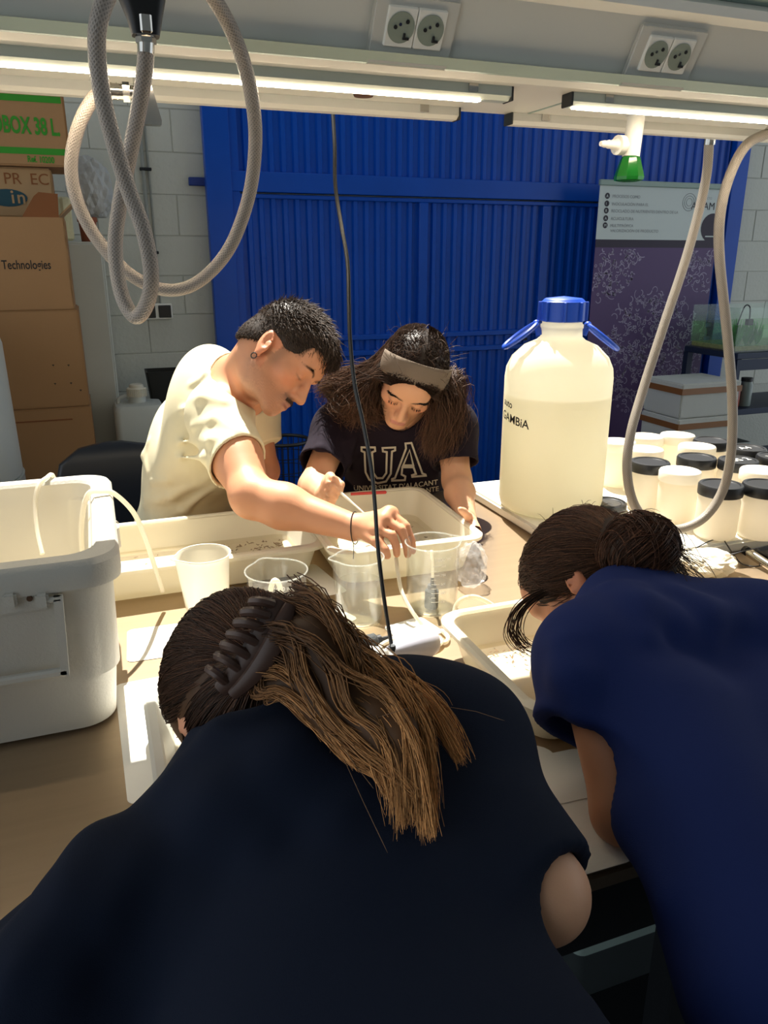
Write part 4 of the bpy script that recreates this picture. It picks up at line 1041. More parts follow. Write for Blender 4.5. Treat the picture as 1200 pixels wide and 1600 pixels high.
for k in range(9):
    mb = MB(); px_ = ax0 + .05 + k * .03 + random.uniform(-.01, .01); py_ = random.uniform(ay0 + .05, ay1 - .08)
    for j in range(16):
        a = random.uniform(0, 6.28); h = random.uniform(.4, .95) * ah * .58
        pts = [(px_ + math.cos(a) * t * .03, py_ + math.sin(a) * t * .03, az + .034 + h * t) for t in (0, .35, .7, 1)]
        mb.tube(pts, [.004, .007, .006, .001], 4, flat=.3)
    tag(mb.build('water_plant', M_plant), 'bright green grassy water plants inside the aquarium', 'plant', 'water plants in the aquarium')
fp = thing('aquarium_filter', 'small black filter with a curved hose on the aquarium wall', 'filter', (ax0 + .11, ay0 + .05, az + ah * .6))
MB().bb((ax0 + .09, ay0 + .02, az + ah * .60), (ax0 + .13, ay0 + .05, az + ah * .74), bev=.004).build('pump', M_black, fp)
MB().tube(spline([(ax0 + .11, ay0 + .035, az + ah * .72), (ax0 + .10, ay0 + .035, az + ah * 1.0), (ax0 + .06, ay0 + .035, az + ah * 1.02), (ax0 + .02, ay0 + .03, az + ah * .62)], 8), .004, 6).build('hose', M_black, fp)
for i, (x, col, hh, lb) in enumerate(((.10, '#9c4a3a', .13, 'jar of reddish contents on the dark rack'), (.19, '#7d8a86', .15, 'greyish jar on the dark rack beside the reddish jar'))):
    t = thing('rack_jar', lb, 'jar', (RX0 + x, 3.64, .736))
    MB().lathe([(0, .001), (.036, .001), (.038, .01), (.038, hh - .02), (.03, hh), (0, hh)], 20).build('body', mat('jar_fill_%d' % i, col, .3), t, local=True)
    MB().lathe([(0, hh + .001), (.034, hh + .001), (.034, hh + .022), (0, hh + .022)], 20).build('lid', M_black, t, local=True)
t = thing('dotted_tub', 'pale plastic tub with round holes on the lower rack shelf', 'tub', (RX0 + .16, 3.66, .356))
MB().loft([(0, 0, .08, .07, .02, .001), (0, 0, .085, .075, .02, .16), (0, 0, .08, .07, .02, .16), (0, 0, .075, .065, .02, .01)]).build('body', mat('pale_tub', '#9aa3a0', .5), t, local=True)
mb = MB()
for i in range(4):
    for j in range(3): mb.tube([(-.055 + i * .037, -.082, .04 + j * .042), (-.055 + i * .037, -.074, .04 + j * .042)], .011, 12)
mb.build('hole', M_dark, t, local=True)
# ================================================================== PEOPLE: implicit surfaces turned into one mesh each
def npv(v): return np.array(v, dtype=np.float32)
def unit(v): v = np.array(v, float); return v / np.linalg.norm(v)
class Field:
    """signed distance grid; shapes are blended in one after the other"""
    def __init__(s, lo, hi, res):
        s.lo = np.array(lo, np.float32); s.res = res
        s.n = np.ceil((np.array(hi) - np.array(lo)) / res).astype(int) + 1
        s.g = np.full(s.n, 1.0, np.float32)
    def sub(s, lo, hi, m):
        a = np.maximum(np.floor((np.array(lo) - m - s.lo) / s.res).astype(int), 0)
        b = np.minimum(np.ceil((np.array(hi) + m - s.lo) / s.res).astype(int) + 1, s.n)
        if (b <= a).any(): return None
        sl = tuple(slice(i, j) for i, j in zip(a, b))
        ax = [s.lo[i] + s.res * np.arange(a[i], b[i], dtype=np.float32) for i in range(3)]
        return sl, (ax[0][:, None, None], ax[1][None, :, None], ax[2][None, None, :])
    @staticmethod
    def smin(a, b, k):
        if k <= 0: return np.minimum(a, b)
        h = np.maximum(k - np.abs(a - b), 0) / k
        return np.minimum(a, b) - h * h * k * .25
    def put(s, box, fn, k, op):
        r = s.sub(box[0], box[1], k + 3 * s.res)
        if r is None: return s
        sl, P = r; d = fn(P).astype(np.float32)
        if op == '+': s.g[sl] = s.smin(s.g[sl], d, k)
        else: s.g[sl] = -s.smin(-s.g[sl], d, k)
        return s
    def cap(s, a, b, ra, rb=None, k=.015, op='+', cut=None):
        rb = ra if rb is None else rb; a = npv(a); b = npv(b); ba = b - a; L2 = float(ba @ ba) + 1e-9
        def fn(P):
            x, y, z = P[0] - a[0], P[1] - a[1], P[2] - a[2]
            t = np.clip((x * ba[0] + y * ba[1] + z * ba[2]) / L2, 0, 1)
            d = np.sqrt((x - ba[0] * t) ** 2 + (y - ba[1] * t) ** 2 + (z - ba[2] * t) ** 2) - (ra + (rb - ra) * t)
            if cut is not None:
                q, n = cut; n = unit(n)
                d = np.maximum(d, (P[0] - q[0]) * n[0] + (P[1] - q[1]) * n[1] + (P[2] - q[2]) * n[2])
            return d
        m = max(ra, rb)
        return s.put((np.minimum(a, b) - m, np.maximum(a, b) + m), fn, k, op)
    def chain(s, pts, rs, k=.012):
        for i in range(len(pts) - 1): s.cap(pts[i], pts[i + 1], rs[i], rs[i + 1], k)
        return s
    def ell(s, c, r, ax=None, k=.02, op='+'):
        c = npv(c); A = np.eye(3, dtype=np.float32) if ax is None else np.array(ax, np.float32); r = npv(r)
        def fn(P):
            x, y, z = P[0] - c[0], P[1] - c[1], P[2] - c[2]
            u = [x * A[i][0] + y * A[i][1] + z * A[i][2] for i in range(3)]
            k0 = np.sqrt((u[0] / r[0]) ** 2 + (u[1] / r[1]) ** 2 + (u[2] / r[2]) ** 2)
            k1 = np.sqrt((u[0] / r[0] ** 2) ** 2 + (u[1] / r[1] ** 2) ** 2 + (u[2] / r[2] ** 2) ** 2) + 1e-9
            return np.where(k0 < 1e-4, -r.min(), k0 * (k0 - 1) / k1)
        m = r.max(); return s.put((c - m, c + m), fn, k, op)
    def plane_cut(s, q, n, k=.0):
        n = unit(n)
        ax = [s.lo[i] + s.res * np.arange(s.n[i], dtype=np.float32) for i in range(3)]
        d = (ax[0][:, None, None] - q[0]) * n[0] + (ax[1][None, :, None] - q[1]) * n[1] + (ax[2][None, None, :] - q[2]) * n[2]
        s.g = np.maximum(s.g, d.astype(np.float32)); return s
    def mesh(s):
        """surface nets"""
        g = s.g; S = (g < 0)
        c = np.zeros(np.array(g.shape) - 1, np.uint8)
        nx, ny, nz = c.shape
        for dx in (0, 1):
            for dy in (0, 1):
                for dz in (0, 1): c += S[dx:dx + nx, dy:dy + ny, dz:dz + nz]
        I, J, K = np.nonzero((c > 0) & (c < 8))
        idx = np.full(c.shape, -1, np.int32); idx[I, J, K] = np.arange(len(I))
        pos = np.zeros((len(I), 3), np.float32); cnt = np.zeros(len(I), np.float32)
        for ax in range(3):
            o = [i for i in range(3) if i != ax]
            for p in (0, 1):
                for q in (0, 1):
                    d0 = [0, 0, 0]; d0[o[0]] = p; d0[o[1]] = q; d1 = list(d0); d1[ax] = 1
                    a = g[I + d0[0], J + d0[1], K + d0[2]]; b = g[I + d1[0], J + d1[1], K + d1[2]]
                    m = (a < 0) != (b < 0); t = np.where(m, a / (a - b + 1e-12), 0)
                    for i in range(3): pos[:, i] += np.where(m, d0[i] + (t if i == ax else 0), 0)
                    cnt += m
        pos /= cnt[:, None]
        V = s.lo + s.res * (pos + np.stack([I, J, K], 1))
        Q = []
        for ax in range(3):
            sa = [slice(None)] * 3; sb = [slice(None)] * 3; sa[ax] = slice(0, -1); sb[ax] = slice(1, None)
            A = S[tuple(sa)]; B = S[tuple(sb)]; e = np.stack(np.nonzero(A != B), 1); o = [(ax + 1) % 3, (ax + 2) % 3]
            ok = (e[:, o[0]] > 0) & (e[:, o[1]] > 0) & (e[:, o[0]] < c.shape[o[0]]) & (e[:, o[1]] < c.shape[o[1]]) & (e[:, ax] < c.shape[ax]); e = e[ok]
            qs = []
            for u, v in ((1, 1), (0, 1), (0, 0), (1, 0)):
                f = e.copy(); f[:, o[0]] -= u; f[:, o[1]] -= v; qs.append(idx[f[:, 0], f[:, 1], f[:, 2]])
            q = np.stack(qs, 1); fl = ~A[e[:, 0], e[:, 1], e[:, 2]]; q[fl] = q[fl][:, ::-1]; Q.append(q)
        Q = np.concatenate(Q); Q = Q[(Q >= 0).all(1)]
        return V, Q
def np_mesh(name, V, F, col=None, smooth=True, m=None, parent=None, relax=0):
    V = np.asarray(V, np.float32); F = np.asarray(F, np.int32)
    if relax:
        e = np.concatenate([np.stack([F[:, i], F[:, (i + 1) % F.shape[1]]], 1) for i in range(F.shape[1])])
        for _ in range(relax):
            acc = np.zeros_like(V); ct = np.zeros(len(V), np.float32)
            for a, b in ((0, 1), (1, 0)):
                for i in range(3): acc[:, i] += np.bincount(e[:, a], V[e[:, b], i], len(V))
                ct += np.bincount(e[:, a], minlength=len(V))
            V = V * .5 + .5 * acc / np.maximum(ct, 1)[:, None]
    me = bpy.data.meshes.new(name); k = F.shape[1]
    me.vertices.add(len(V)); me.vertices.foreach_set('co', V.ravel().astype(np.float32))
    me.loops.add(F.size); me.loops.foreach_set('vertex_index', F.ravel().astype(np.int32))
    me.polygons.add(len(F)); me.polygons.foreach_set('loop_start', np.arange(0, F.size, k, dtype=np.int32))
    me.update(calc_edges=True)
    if smooth: me.shade_smooth()
    if col is not None:
        at = me.color_attributes.new('Col', 'FLOAT_COLOR', 'POINT')
        c4 = np.ones((len(V), 4), np.float32); c4[:, :3] = col; at.data.foreach_set('color', c4.ravel())
    if m is not None: me.materials.append(m)
    o = bpy.data.objects.new(name, me); COL.objects.link(o)
    if parent is not None: put(o, parent)
    return o
def bvh_of(V, F):
    return BVHTree.FromPolygons([tuple(map(float, v)) for v in V], [tuple(map(int, f)) for f in F])
def on(px, py, bvh, off=.006, dflt=None):
    """the point of a surface seen at a photo pixel, lifted a little off it"""
    r = ray(px, py).normalized(); h = bvh.ray_cast(CAMP, r)
    if h[0] is None: return PD(px, py, dflt) if dflt else None
    n = h[1]
    if n.dot(r) > 0: n = -n
    return h[0] + n * off

class Head:
    """frame: origin at eye level mid head; x = the person's left, y = face direction, z = crown"""
    def __init__(s, c, f, u, sc=1.0):
        s.c = np.array(c, float); s.y = unit(f); u = np.array(u, float); s.z = unit(u - s.y * (u @ s.y)); s.x = np.cross(s.z, s.y)
        s.sc = sc
        s.A = np.stack([s.x, s.y, s.z])
    def p(s, x, y, z): return s.c + s.sc * (s.x * x + s.y * y + s.z * z)
    def loc(s, V): return (np.asarray(V) - s.c) @ s.A.T / s.sc
def add_head(F, h, female=False, ears=(1, 1)):
    k = h.sc; p = h.p
    E = lambda c, r, kk=.02, op='+', ax=None: F.ell(p(*c), np.array(r) * k, h.A if ax is None else ax, kk * k, op)
    Cc = lambda a, b, ra, rb, kk=.015, op='+': F.cap(p(*a), p(*b), ra * k, rb * k, kk * k, op)
    E((0, -.014, .028), (.0755, .097, .089), .03)
    E((0, .030, -.030), (.060, .058, .080), .03)
    jw = .044 if female else .049
    for s in (-1, 1):
        Cc((s * jw, .004, -.058), (s * .014, .074, -.096), .024, .019, .025)
        E((s * .044, .058, -.022), (.020, .020, .018), .02)
    E((0, .080, -.100), (.019, .016, .016), .015)
    Cc((-.034, .080, .019), (.034, .080, .019), .0125, .0125, .012)
    E((0, .068, .045), (.055, .026, .038), .03)
    for s in (-1, 1):
        E((s * .031, .098, -.003), (.016, .013 if not female else .0115, .010), .014, '-')
        E((s * .031, .0775, -.003), (.0135, .0125, .0125), .004)
    nl = 0 if female else .0035
    Cc((0, .089, .012), (0, .112 + nl, -.036 - nl * .3), .0075, .0100, .008)
    E((0, .108 + nl, -.040 - nl * .3), (.0115, .0115, .0088), .006)
    for s in (-1, 1): E((s * .0120, .101 + nl * .5, -.042), (.0078, .012, .0072), .006)
    E((0, .094, -.034), (.013, .014, .014), .008)
    E((0, .086, -.070), (.027, .0155, .022), .015)
    Cc((-.017, .0975, -.0660), (.017, .0975, -.0660), .0050, .0050, .004); Cc((0, .1020, -.0650), (0, .1020, -.0650), .0052, .0052, .004)
    Cc((-.014, .0975, -.0770), (.014, .0975, -.0770), .0058, .0058, .004)
    Cc((-.024, .103, -.0715), (.024, .103, -.0715), .0016, .0016, .003, '-')
    for s, ok in zip((-1, 1), ears):
        if not ok: continue
        ay = unit(h.y * .95 + h.z * .1 + h.x * (-s) * .0); ax_ = unit(h.x * s + h.y * -.35); az = unit(h.z * .9 - h.y * .42)
        A = np.stack([ax_, unit(np.cross(az, ax_)), az])
        E((s * .079, -.014, -.012), (.0075, .0185, .032), .006, '+', A)
        E((s * .086, -.010, -.006), (.0065, .0105, .019), .004, '-', A)
        E((s * .078, -.008, -.040), (.006, .009, .009), .006, '+', A)
        E((s * .080, -.006, -.010), (.004, .005, .008), .003, '+', A)
def torso(F, pel, che, nek, w, wid=.165, dep=.112, infl=0.0, k=.06, belly=1.0, bust=0.0, sh=None, lens=None):
    """pelvis, chest centre, neck base, unit vector to the person's left"""
    pel, che, nek, w = map(np.array, (pel, che, nek, w)); a = unit(nek - pel); w = unit(w - a * (w @ a)); f = np.cross(w, a) * 1.0
    # f: front; person's left x up = ... front = left x up reversed
    A = np.stack([w, f, a]); i = infl
    F.ell(che, (wid + i, dep + i, .20 + i), A, k)
    mid = pel * .55 + che * .45
    F.ell(mid, ((wid - .015) * belly + i, (dep - .004) * belly + i, .19 + i), A, k)
    F.ell(pel, (wid + .008 + i, dep + .004 + i, .14 + i), A, k)
    if sh is not None:
        for q in sh:
            q = np.array(q); F.cap(nek - a * .045 + (q - nek) * .25, q, .055 + i, .052 + i, k)
            F.cap(nek + a * .015, q * .7 + nek * .3 + a * .01, .042 + i, .038 + i, k)
    if bust:
        for s in (-1, 1): F.ell(che + w * s * .075 + f * (dep - .03) + a * .02, (.065 + i, bust + i, .065 + i), A, .05)
    return A
def strands(name, roots, mids_fn, n_pts, rad, m, parent, col_root, col_tip, rnd=.15, seed=1):
    """hair: each root follows a path; thin three-sided tubes gathered in one mesh"""
    P = mids_fn(roots)                                     # (N, n, 3)
    N, n = P.shape[:2]; T = np.gradient(P, axis=1); T /= np.linalg.norm(T, axis=2, keepdims=True) + 1e-9
    ref = np.zeros_like(T); ref[..., 2] = 1; alt = np.abs(T[..., 2]) > .9; ref[alt] = (1, 0, 0)
    U = np.cross(T, ref); U /= np.linalg.norm(U, axis=2, keepdims=True) + 1e-9; W = np.cross(T, U)
    t = np.linspace(0, 1, n); R_ = rad * (1 - .75 * t ** 3)[None, :, None]
    V = np.stack([P + R_ * (U * math.cos(q) + W * math.sin(q)) for q in (0, 2.094, 4.188)], 2)      # N, n, 3, 3
    base = (np.arange(N)[:, None, None] * n + np.arange(n - 1)[None, :, None]) * 3
    j = np.arange(3)[None, None, :]; j2 = (j + 1) % 3
    Fq = np.stack([base + j, base + j2, base + 3 + j2, base + 3 + j], 3).reshape(-1, 4)
    r = np.random.default_rng(seed); vr = 1 + rnd * r.standard_normal((N, 1, 1))
    tt = t[None, :, None]; c = (np.array(col_root)[None, None] * (1 - tt) + np.array(col_tip)[None, None] * tt) * np.clip(vr, .4, 1.8)
    c = np.repeat(c, 3, 1).reshape(-1, 3)
    o = np_mesh(name, V.reshape(-1, 3), Fq, c, True, m, parent); o['kind'] = 'stuff'
    return o
def bez(P0, P1, P2, P3, n):
    t = np.linspace(0, 1, n)[None, :, None]
    return (1 - t) ** 3 * P0[:, None] + 3 * (1 - t) ** 2 * t * P1[:, None] + 3 * (1 - t) * t * t * P2[:, None] + t ** 3 * P3[:, None]
def catm(G, n):
    """Catmull-Rom through guide arrays G (k, N, 3) -> (N, n, 3)"""
    k = len(G); out = []
    for s in np.linspace(0, k - 1 - 1e-6, n):
        i = int(s); t = s - i; p0, p1, p2, p3 = G[max(i - 1, 0)], G[i], G[i + 1], G[min(i + 2, k - 1)]
        out.append(.5 * (2 * p1 + (p2 - p0) * t + (2 * p0 - 5 * p1 + 4 * p2 - p3) * t * t + (3 * p1 - p0 - 3 * p2 + p3) * t ** 3))
    return np.stack(out, 1)
M_skin = mat('skin', (1, 1, 1), .5, var=.05, vscale=30, attr='Col', sss=.12, spec=.35, bump=.03, bscale=400)
M_hair = mat('hair', (1, 1, 1), .5, var=.06, vscale=40, attr='Col', spec=.22)
def fabric(name, col, sheen=.0, bscale=900):
    return mat(name, col, .9, var=.10, vscale=7, bump=.18, bscale=bscale, spec=.15, sheen=sheen)
def blend(a, b, t): t = np.clip(t, 0, 1)[:, None]; return a * (1 - t) + np.array(b) * t
def face_colours(V, h, skin, lips, brow=None, stub=None, fade=None):
    L = h.loc(V); x, y, z = L.T; C = np.tile(np.array(skin, np.float32), (len(V), 1)).astype(np.float32)
    face = (y > .03)
    C = blend(C, np.array(skin) * (1.05, .80, .78), face * np.exp(-(((np.abs(x) - .045) / .022) ** 2 + ((z + .03) / .025) ** 2)) * .6)
    C = blend(C, np.array(skin) * (1.02, .74, .70), (np.abs(x) > .07) * (np.abs(z + .01) < .05) * (np.abs(y + .01) < .05) * .55)
    C = blend(C, lips, (y > .085) * np.clip(1.5 - (np.abs(x) / .021) ** 4, 0, 1) * np.exp(-((z + .0715) / .0085) ** 4) * .85)
    # shut eyes seen from above: darker lash line
    C = blend(C, (.05, .03, .022), (y > .06) * np.exp(-((np.abs(x) - .031) / .0135) ** 4) * np.exp(-((z + .0095 + 3.0 * (np.abs(x) - .031) ** 2 * -4) / .0019) ** 2) * .8)
    bx = np.clip((np.abs(x) - .010) / .004, 0, 1) * np.clip((.055 - np.abs(x)) / .006, 0, 1)
    if brow is not None: C = blend(C, brow, (y > .05) * bx * np.exp(-((z - .0165 - .0085 * np.sin((np.abs(x) - .011) * 65)) / .0031) ** 4) * .85)
    if stub is not None:
        w = np.clip((y + .03) / .03, 0, 1) * np.clip((-.040 - z) / .025, 0, 1) * (np.abs(x) < .085) * np.clip((z + .135) / .02, 0, 1)
        nzz = .5 + .5 * np.sin(V[:, 0] * 2900) * np.sin(V[:, 1] * 3100) * np.sin(V[:, 2] * 2700)
        mo = (y > .085) * np.exp(-((z + .055) / .006) ** 2) * (np.abs(x) < .03)
        C = blend(C, stub, np.clip(w * (.22 + .22 * nzz) + mo * .5, 0, .8))
    if fade is not None:
        C = blend(C, fade[0], fade[1](x, y, z))
    return C
def fold(F, pts, r=.008, k=.018):
    """a raised crease laid on the cloth of a first, smooth version of the garment"""
    q = [on(x, y, FOLD_ON, -r * .35) for x, y, *_ in pts]; q = [p for p in q if p is not None]
    if len(q) > 1: F.chain([np.array(p) for p in q], [r * .4] + [r] * (len(q) - 2) + [r * .4], k)
def hand(F, wr, knu, fingers, thumb, r=.0085, palm=.013):
    for q in knu: F.cap(wr, q, palm + .004, palm - .002, .014)
    for i in range(len(knu) - 1): F.cap(knu[i], knu[i + 1], palm - .003, palm - .003, .012)
    for f_, s in zip(fingers, (1, 1.04, 1, .85)):
        F.chain(f_, [r * 1.08 * s, r * 1.0 * s, r * .92 * s, r * .8 * s][:len(f_)], .003)
    F.chain(thumb, [r * 1.6, r * 1.25, r * 1.05, r * .9][:len(thumb)], .006)
SKIN_M, SKIN_W = hexc('c98f6c'), hexc('d9a684')
CR, CUP, CF = np.array(_r), np.array(_u), np.array(_f)        # photo right, up and depth, for describing poses
N = lambda *a: np.array(PD(*a))
def person(name, label, base):
    return thing('person', label, 'person', base)
M_shorts = fabric('black_trousers', '#15161a')
def legs(pel, w, f, feet, parent, m, knee=.46, r=.085):
    """trousers and shoes: pelvis centre, left vector, front vector, two foot points"""
    pel = np.array(pel); w = unit(w); f = unit(f)
    lo = np.minimum(pel, np.min(feet, 0)) - .28; hi = np.maximum(pel, np.max(feet, 0)) + .28; lo[2] = -.01; hi[2] = pel[2] + .12
    F = Field(lo, hi, .012)
    F.ell(pel - np.array((0, 0, .02)), (.175, .125, .13), np.stack([w, f, (0, 0, 1)]), .04)
    for s, q in zip((1, -1), feet):
        hp = pel + w * s * .09 - np.array((0, 0, .06)); ft = np.array(q); kn = hp * .5 + ft * .5 + f * .035; kn[2] = min(knee, hp[2])
        F.chain([hp, kn, ft + np.array((0, 0, .08))], [r, .06, .052], .03)
    V, Q = F.mesh(); np_mesh('trousers', V, Q, m=m, parent=parent, relax=1)
    for q in feet:
        q = np.array(q); F = Field(q - .2, q + .25, .008); F.chain([q + (0, 0, .045), q + f * .09 + (0, 0, .036), q + f * .17 + (0, 0, .03)], [.042, .038, .03], .02); F.cap(q + (0, 0, .05), q + (0, 0, .10), .043, .043, .02); F.plane_cut((0, 0, .003), (0, 0, -1))
        V, Q = F.mesh(); np_mesh('shoe', V, Q, m=M_black, parent=parent, relax=1)

# ------------------------------------------------------------------ the man at the far side of the bench
mw = unit((.645, .764, 0)); mf = np.cross(mw, (0, 0, 1))
hd = Head(N(440, 556, 1.80), CR * .66 - CUP * .72 - CF * .20, CR * .70 + CUP * .68 + CF * .05, 1.0)
nek = N(366, 600, 1.97); pel = np.array((.20, 2.28, .84)); che = nek * .60 + pel * .40 + mf * .02
rsh, lsh = N(342, 652, 1.84), N(392, 640, 2.10)
relb, rwr = N(394, 776, 1.66), N(552, 824, 1.60)
lelb, lwr = N(414, 735, 2.10), N(408, 782, 1.97)
man = person('person', 'man with short dark hair in a cream t-shirt reaching over the bench', (.20, 2.28, 0))
lo, hi = np.array((-.06, 1.24, .88)), np.array((.75, 2.48, 1.60))
F = Field(lo, hi, .0034)
torso(F, pel, che, nek, mw, .150, .100, sh=(rsh, lsh))
add_head(F, hd)
F.cap(hd.p(0, -.040, -.045), nek + mf * .01, .054, .060, .03); F.cap(hd.p(0, .0, -.07), nek + mf * .04 - (0, 0, .02), .044, .05, .03)
F.cap(nek, rsh * .75 + nek * .25, .05, .05, .05)
F.chain([rsh, rsh * .45 + relb * .55, relb], [.056, .052, .043], .03); F.chain([relb, relb * .68 + rwr * .32, rwr], [.043, .045, .0285], .03)
F.cap(rsh * .55 + relb * .45 + CUP * .008, rsh * .3 + relb * .7, .045, .038, .03)
F.chain([lsh, lelb, lwr], [.050, .037, .026], .02)
kn = [N(590, 828, 1.545), N(600, 812, 1.555), N(608, 802, 1.57), N(612, 802, 1.59)]
hand(F, rwr, kn,
     [[kn[0], N(612, 836, 1.535), N(619, 853, 1.54), N(620, 866, 1.55)], [kn[1], N(627, 828, 1.545), N(635, 850, 1.55), N(637, 867, 1.56)],
      [kn[2], N(634, 822, 1.56), N(643, 845, 1.565), N(645, 861, 1.57)], [kn[3], N(632, 818, 1.585), N(640, 838, 1.59), N(643, 852, 1.59)]],
     [rwr * .6 + kn[0] * .4 - CUP * .008, N(589, 846, 1.535), N(600, 859, 1.53), N(605, 868, 1.535)], .0092, .015)
hand(F, lwr, [N(402, 790, 1.94), N(408, 790, 1.95), N(414, 791, 1.96)], [[N(402, 790, 1.94), N(396, 796, 1.92), N(394, 802, 1.91)], [N(408, 790, 1.95), N(403, 797, 1.92), N(401, 803, 1.91)], [N(414, 791, 1.96), N(410, 798, 1.93), N(408, 803, 1.92)]],
     [N(406, 784, 1.95), N(396, 788, 1.93), N(390, 793, 1.92)], .008, .013)
V, Q = F.mesh()
def mfade(x, y, z):      # cropped sides and nape: short dark stubble thins out downwards
    a = np.clip((z - (.012 - .42 * np.clip(-y - .0, 0, .1) )) / .045, 0, 1) * (y < .062 - .0 * z) * (np.abs(x) < .2)
    side = np.exp(-((y - .024) / .021) ** 2) * np.clip((z + .055) / .03, 0, 1) * .55
    front = np.clip((z - .075) / .015, 0, 1)
    return np.clip(np.maximum(np.maximum(a, front), side * (np.abs(x) > .04)) * .85, 0, .9) * (z > -.09) * ~((np.abs(x) > .068) & (np.abs(y + .012) < .028) & (np.abs(z + .012) < .04))
C = face_colours(V, hd, SKIN_M, (.42, .17, .13), brow=(.035, .022, .016), stub=(.10, .065, .05), fade=((.045, .03, .022), mfade))
np_mesh('body', V, Q, C, m=M_skin, parent=man, relax=1)
# t-shirt
F = Field((-.10, 1.55, .80), (.72, 2.55, 1.48), .0045)
torso(F, pel, che - mf * .025, nek, mw, .158, .108, .014, sh=(rsh, lsh))
ua = unit(nek - pel); UB = che * .45 + nek * .55 - mf * .036 - ua * .01; F.ell(UB, (.155, .10, .13), np.stack([mw, mf, ua]), .06)
F.ell(che * .5 + pel * .5 - mf * .03, (.15, .115, .2), np.stack([mw, mf, ua]), .06)
F.cap(rsh + CUP * .002, rsh * .25 + relb * .75, .070, .070, .05, cut=(rsh * .40 + relb * .60, (relb - rsh) + CR * .06 + CUP * .05))
F.cap(lsh, lsh * .3 + lelb * .7, .062, .062, .05, cut=(lsh * .45 + lelb * .55, lelb - lsh))
rn = np.random.default_rng(5)
V, Q = F.mesh(); FOLD_ON = bvh_of(V, Q)
for pts in (((300, 600, 1.93), (325, 585, 1.88), (355, 590, 1.87)), ((285, 640, 1.90), (315, 622, 1.83), (350, 628, 1.80)), ((280, 690, 1.90), (330, 688, 1.755), (380, 700, 1.72)), ((300, 668, 1.86), (335, 655, 1.765), (372, 672, 1.75)),
            ((232, 690, 2.1), (226, 712, 2.1), (232, 740, 2.1)), ((215, 745, 2.14), (236, 752, 2.06), (262, 750, 2.02)), ((225, 790, 2.14), (270, 775, 2.0), (325, 745, 1.93)), ((240, 815, 2.12), (290, 795, 2.0), (335, 760, 1.95)), ((205, 780, 2.2), (226, 778, 2.1), (250, 782, 2.07)),
            ((280, 715, 1.93), (320, 716, 1.78), (370, 720, 1.72))):
    fold(F, pts)
ax_ = unit(hd.p(0, -.02, -.06) - nek)
F.cap(nek - ax_ * .03 + mf * .012, nek + ax_ * .16, .070, .088, .012, '-')
F.ell(nek + mf * .055 - (0, 0, .012), (.058, .058, .058), None, .015, '-')
F.cap(rsh * .46 + relb * .54, rsh * .2 + relb * .8, .062, .063, .006, '-')
F.plane_cut((0, 0, .815), (0, 0, -1))
V, Q = F.mesh(); M_cream = fabric('cream_cotton', '#ddd3b2'); MATS['cream_cotton'].node_tree.nodes['Principled BSDF'].inputs['Roughness'].default_value = .85
np_mesh('t_shirt', V, Q, m=M_cream, parent=man, relax=2)
legs(pel, mw, mf, [(.30, 2.42, 0), (.16, 2.24, 0)], man, M_shorts)
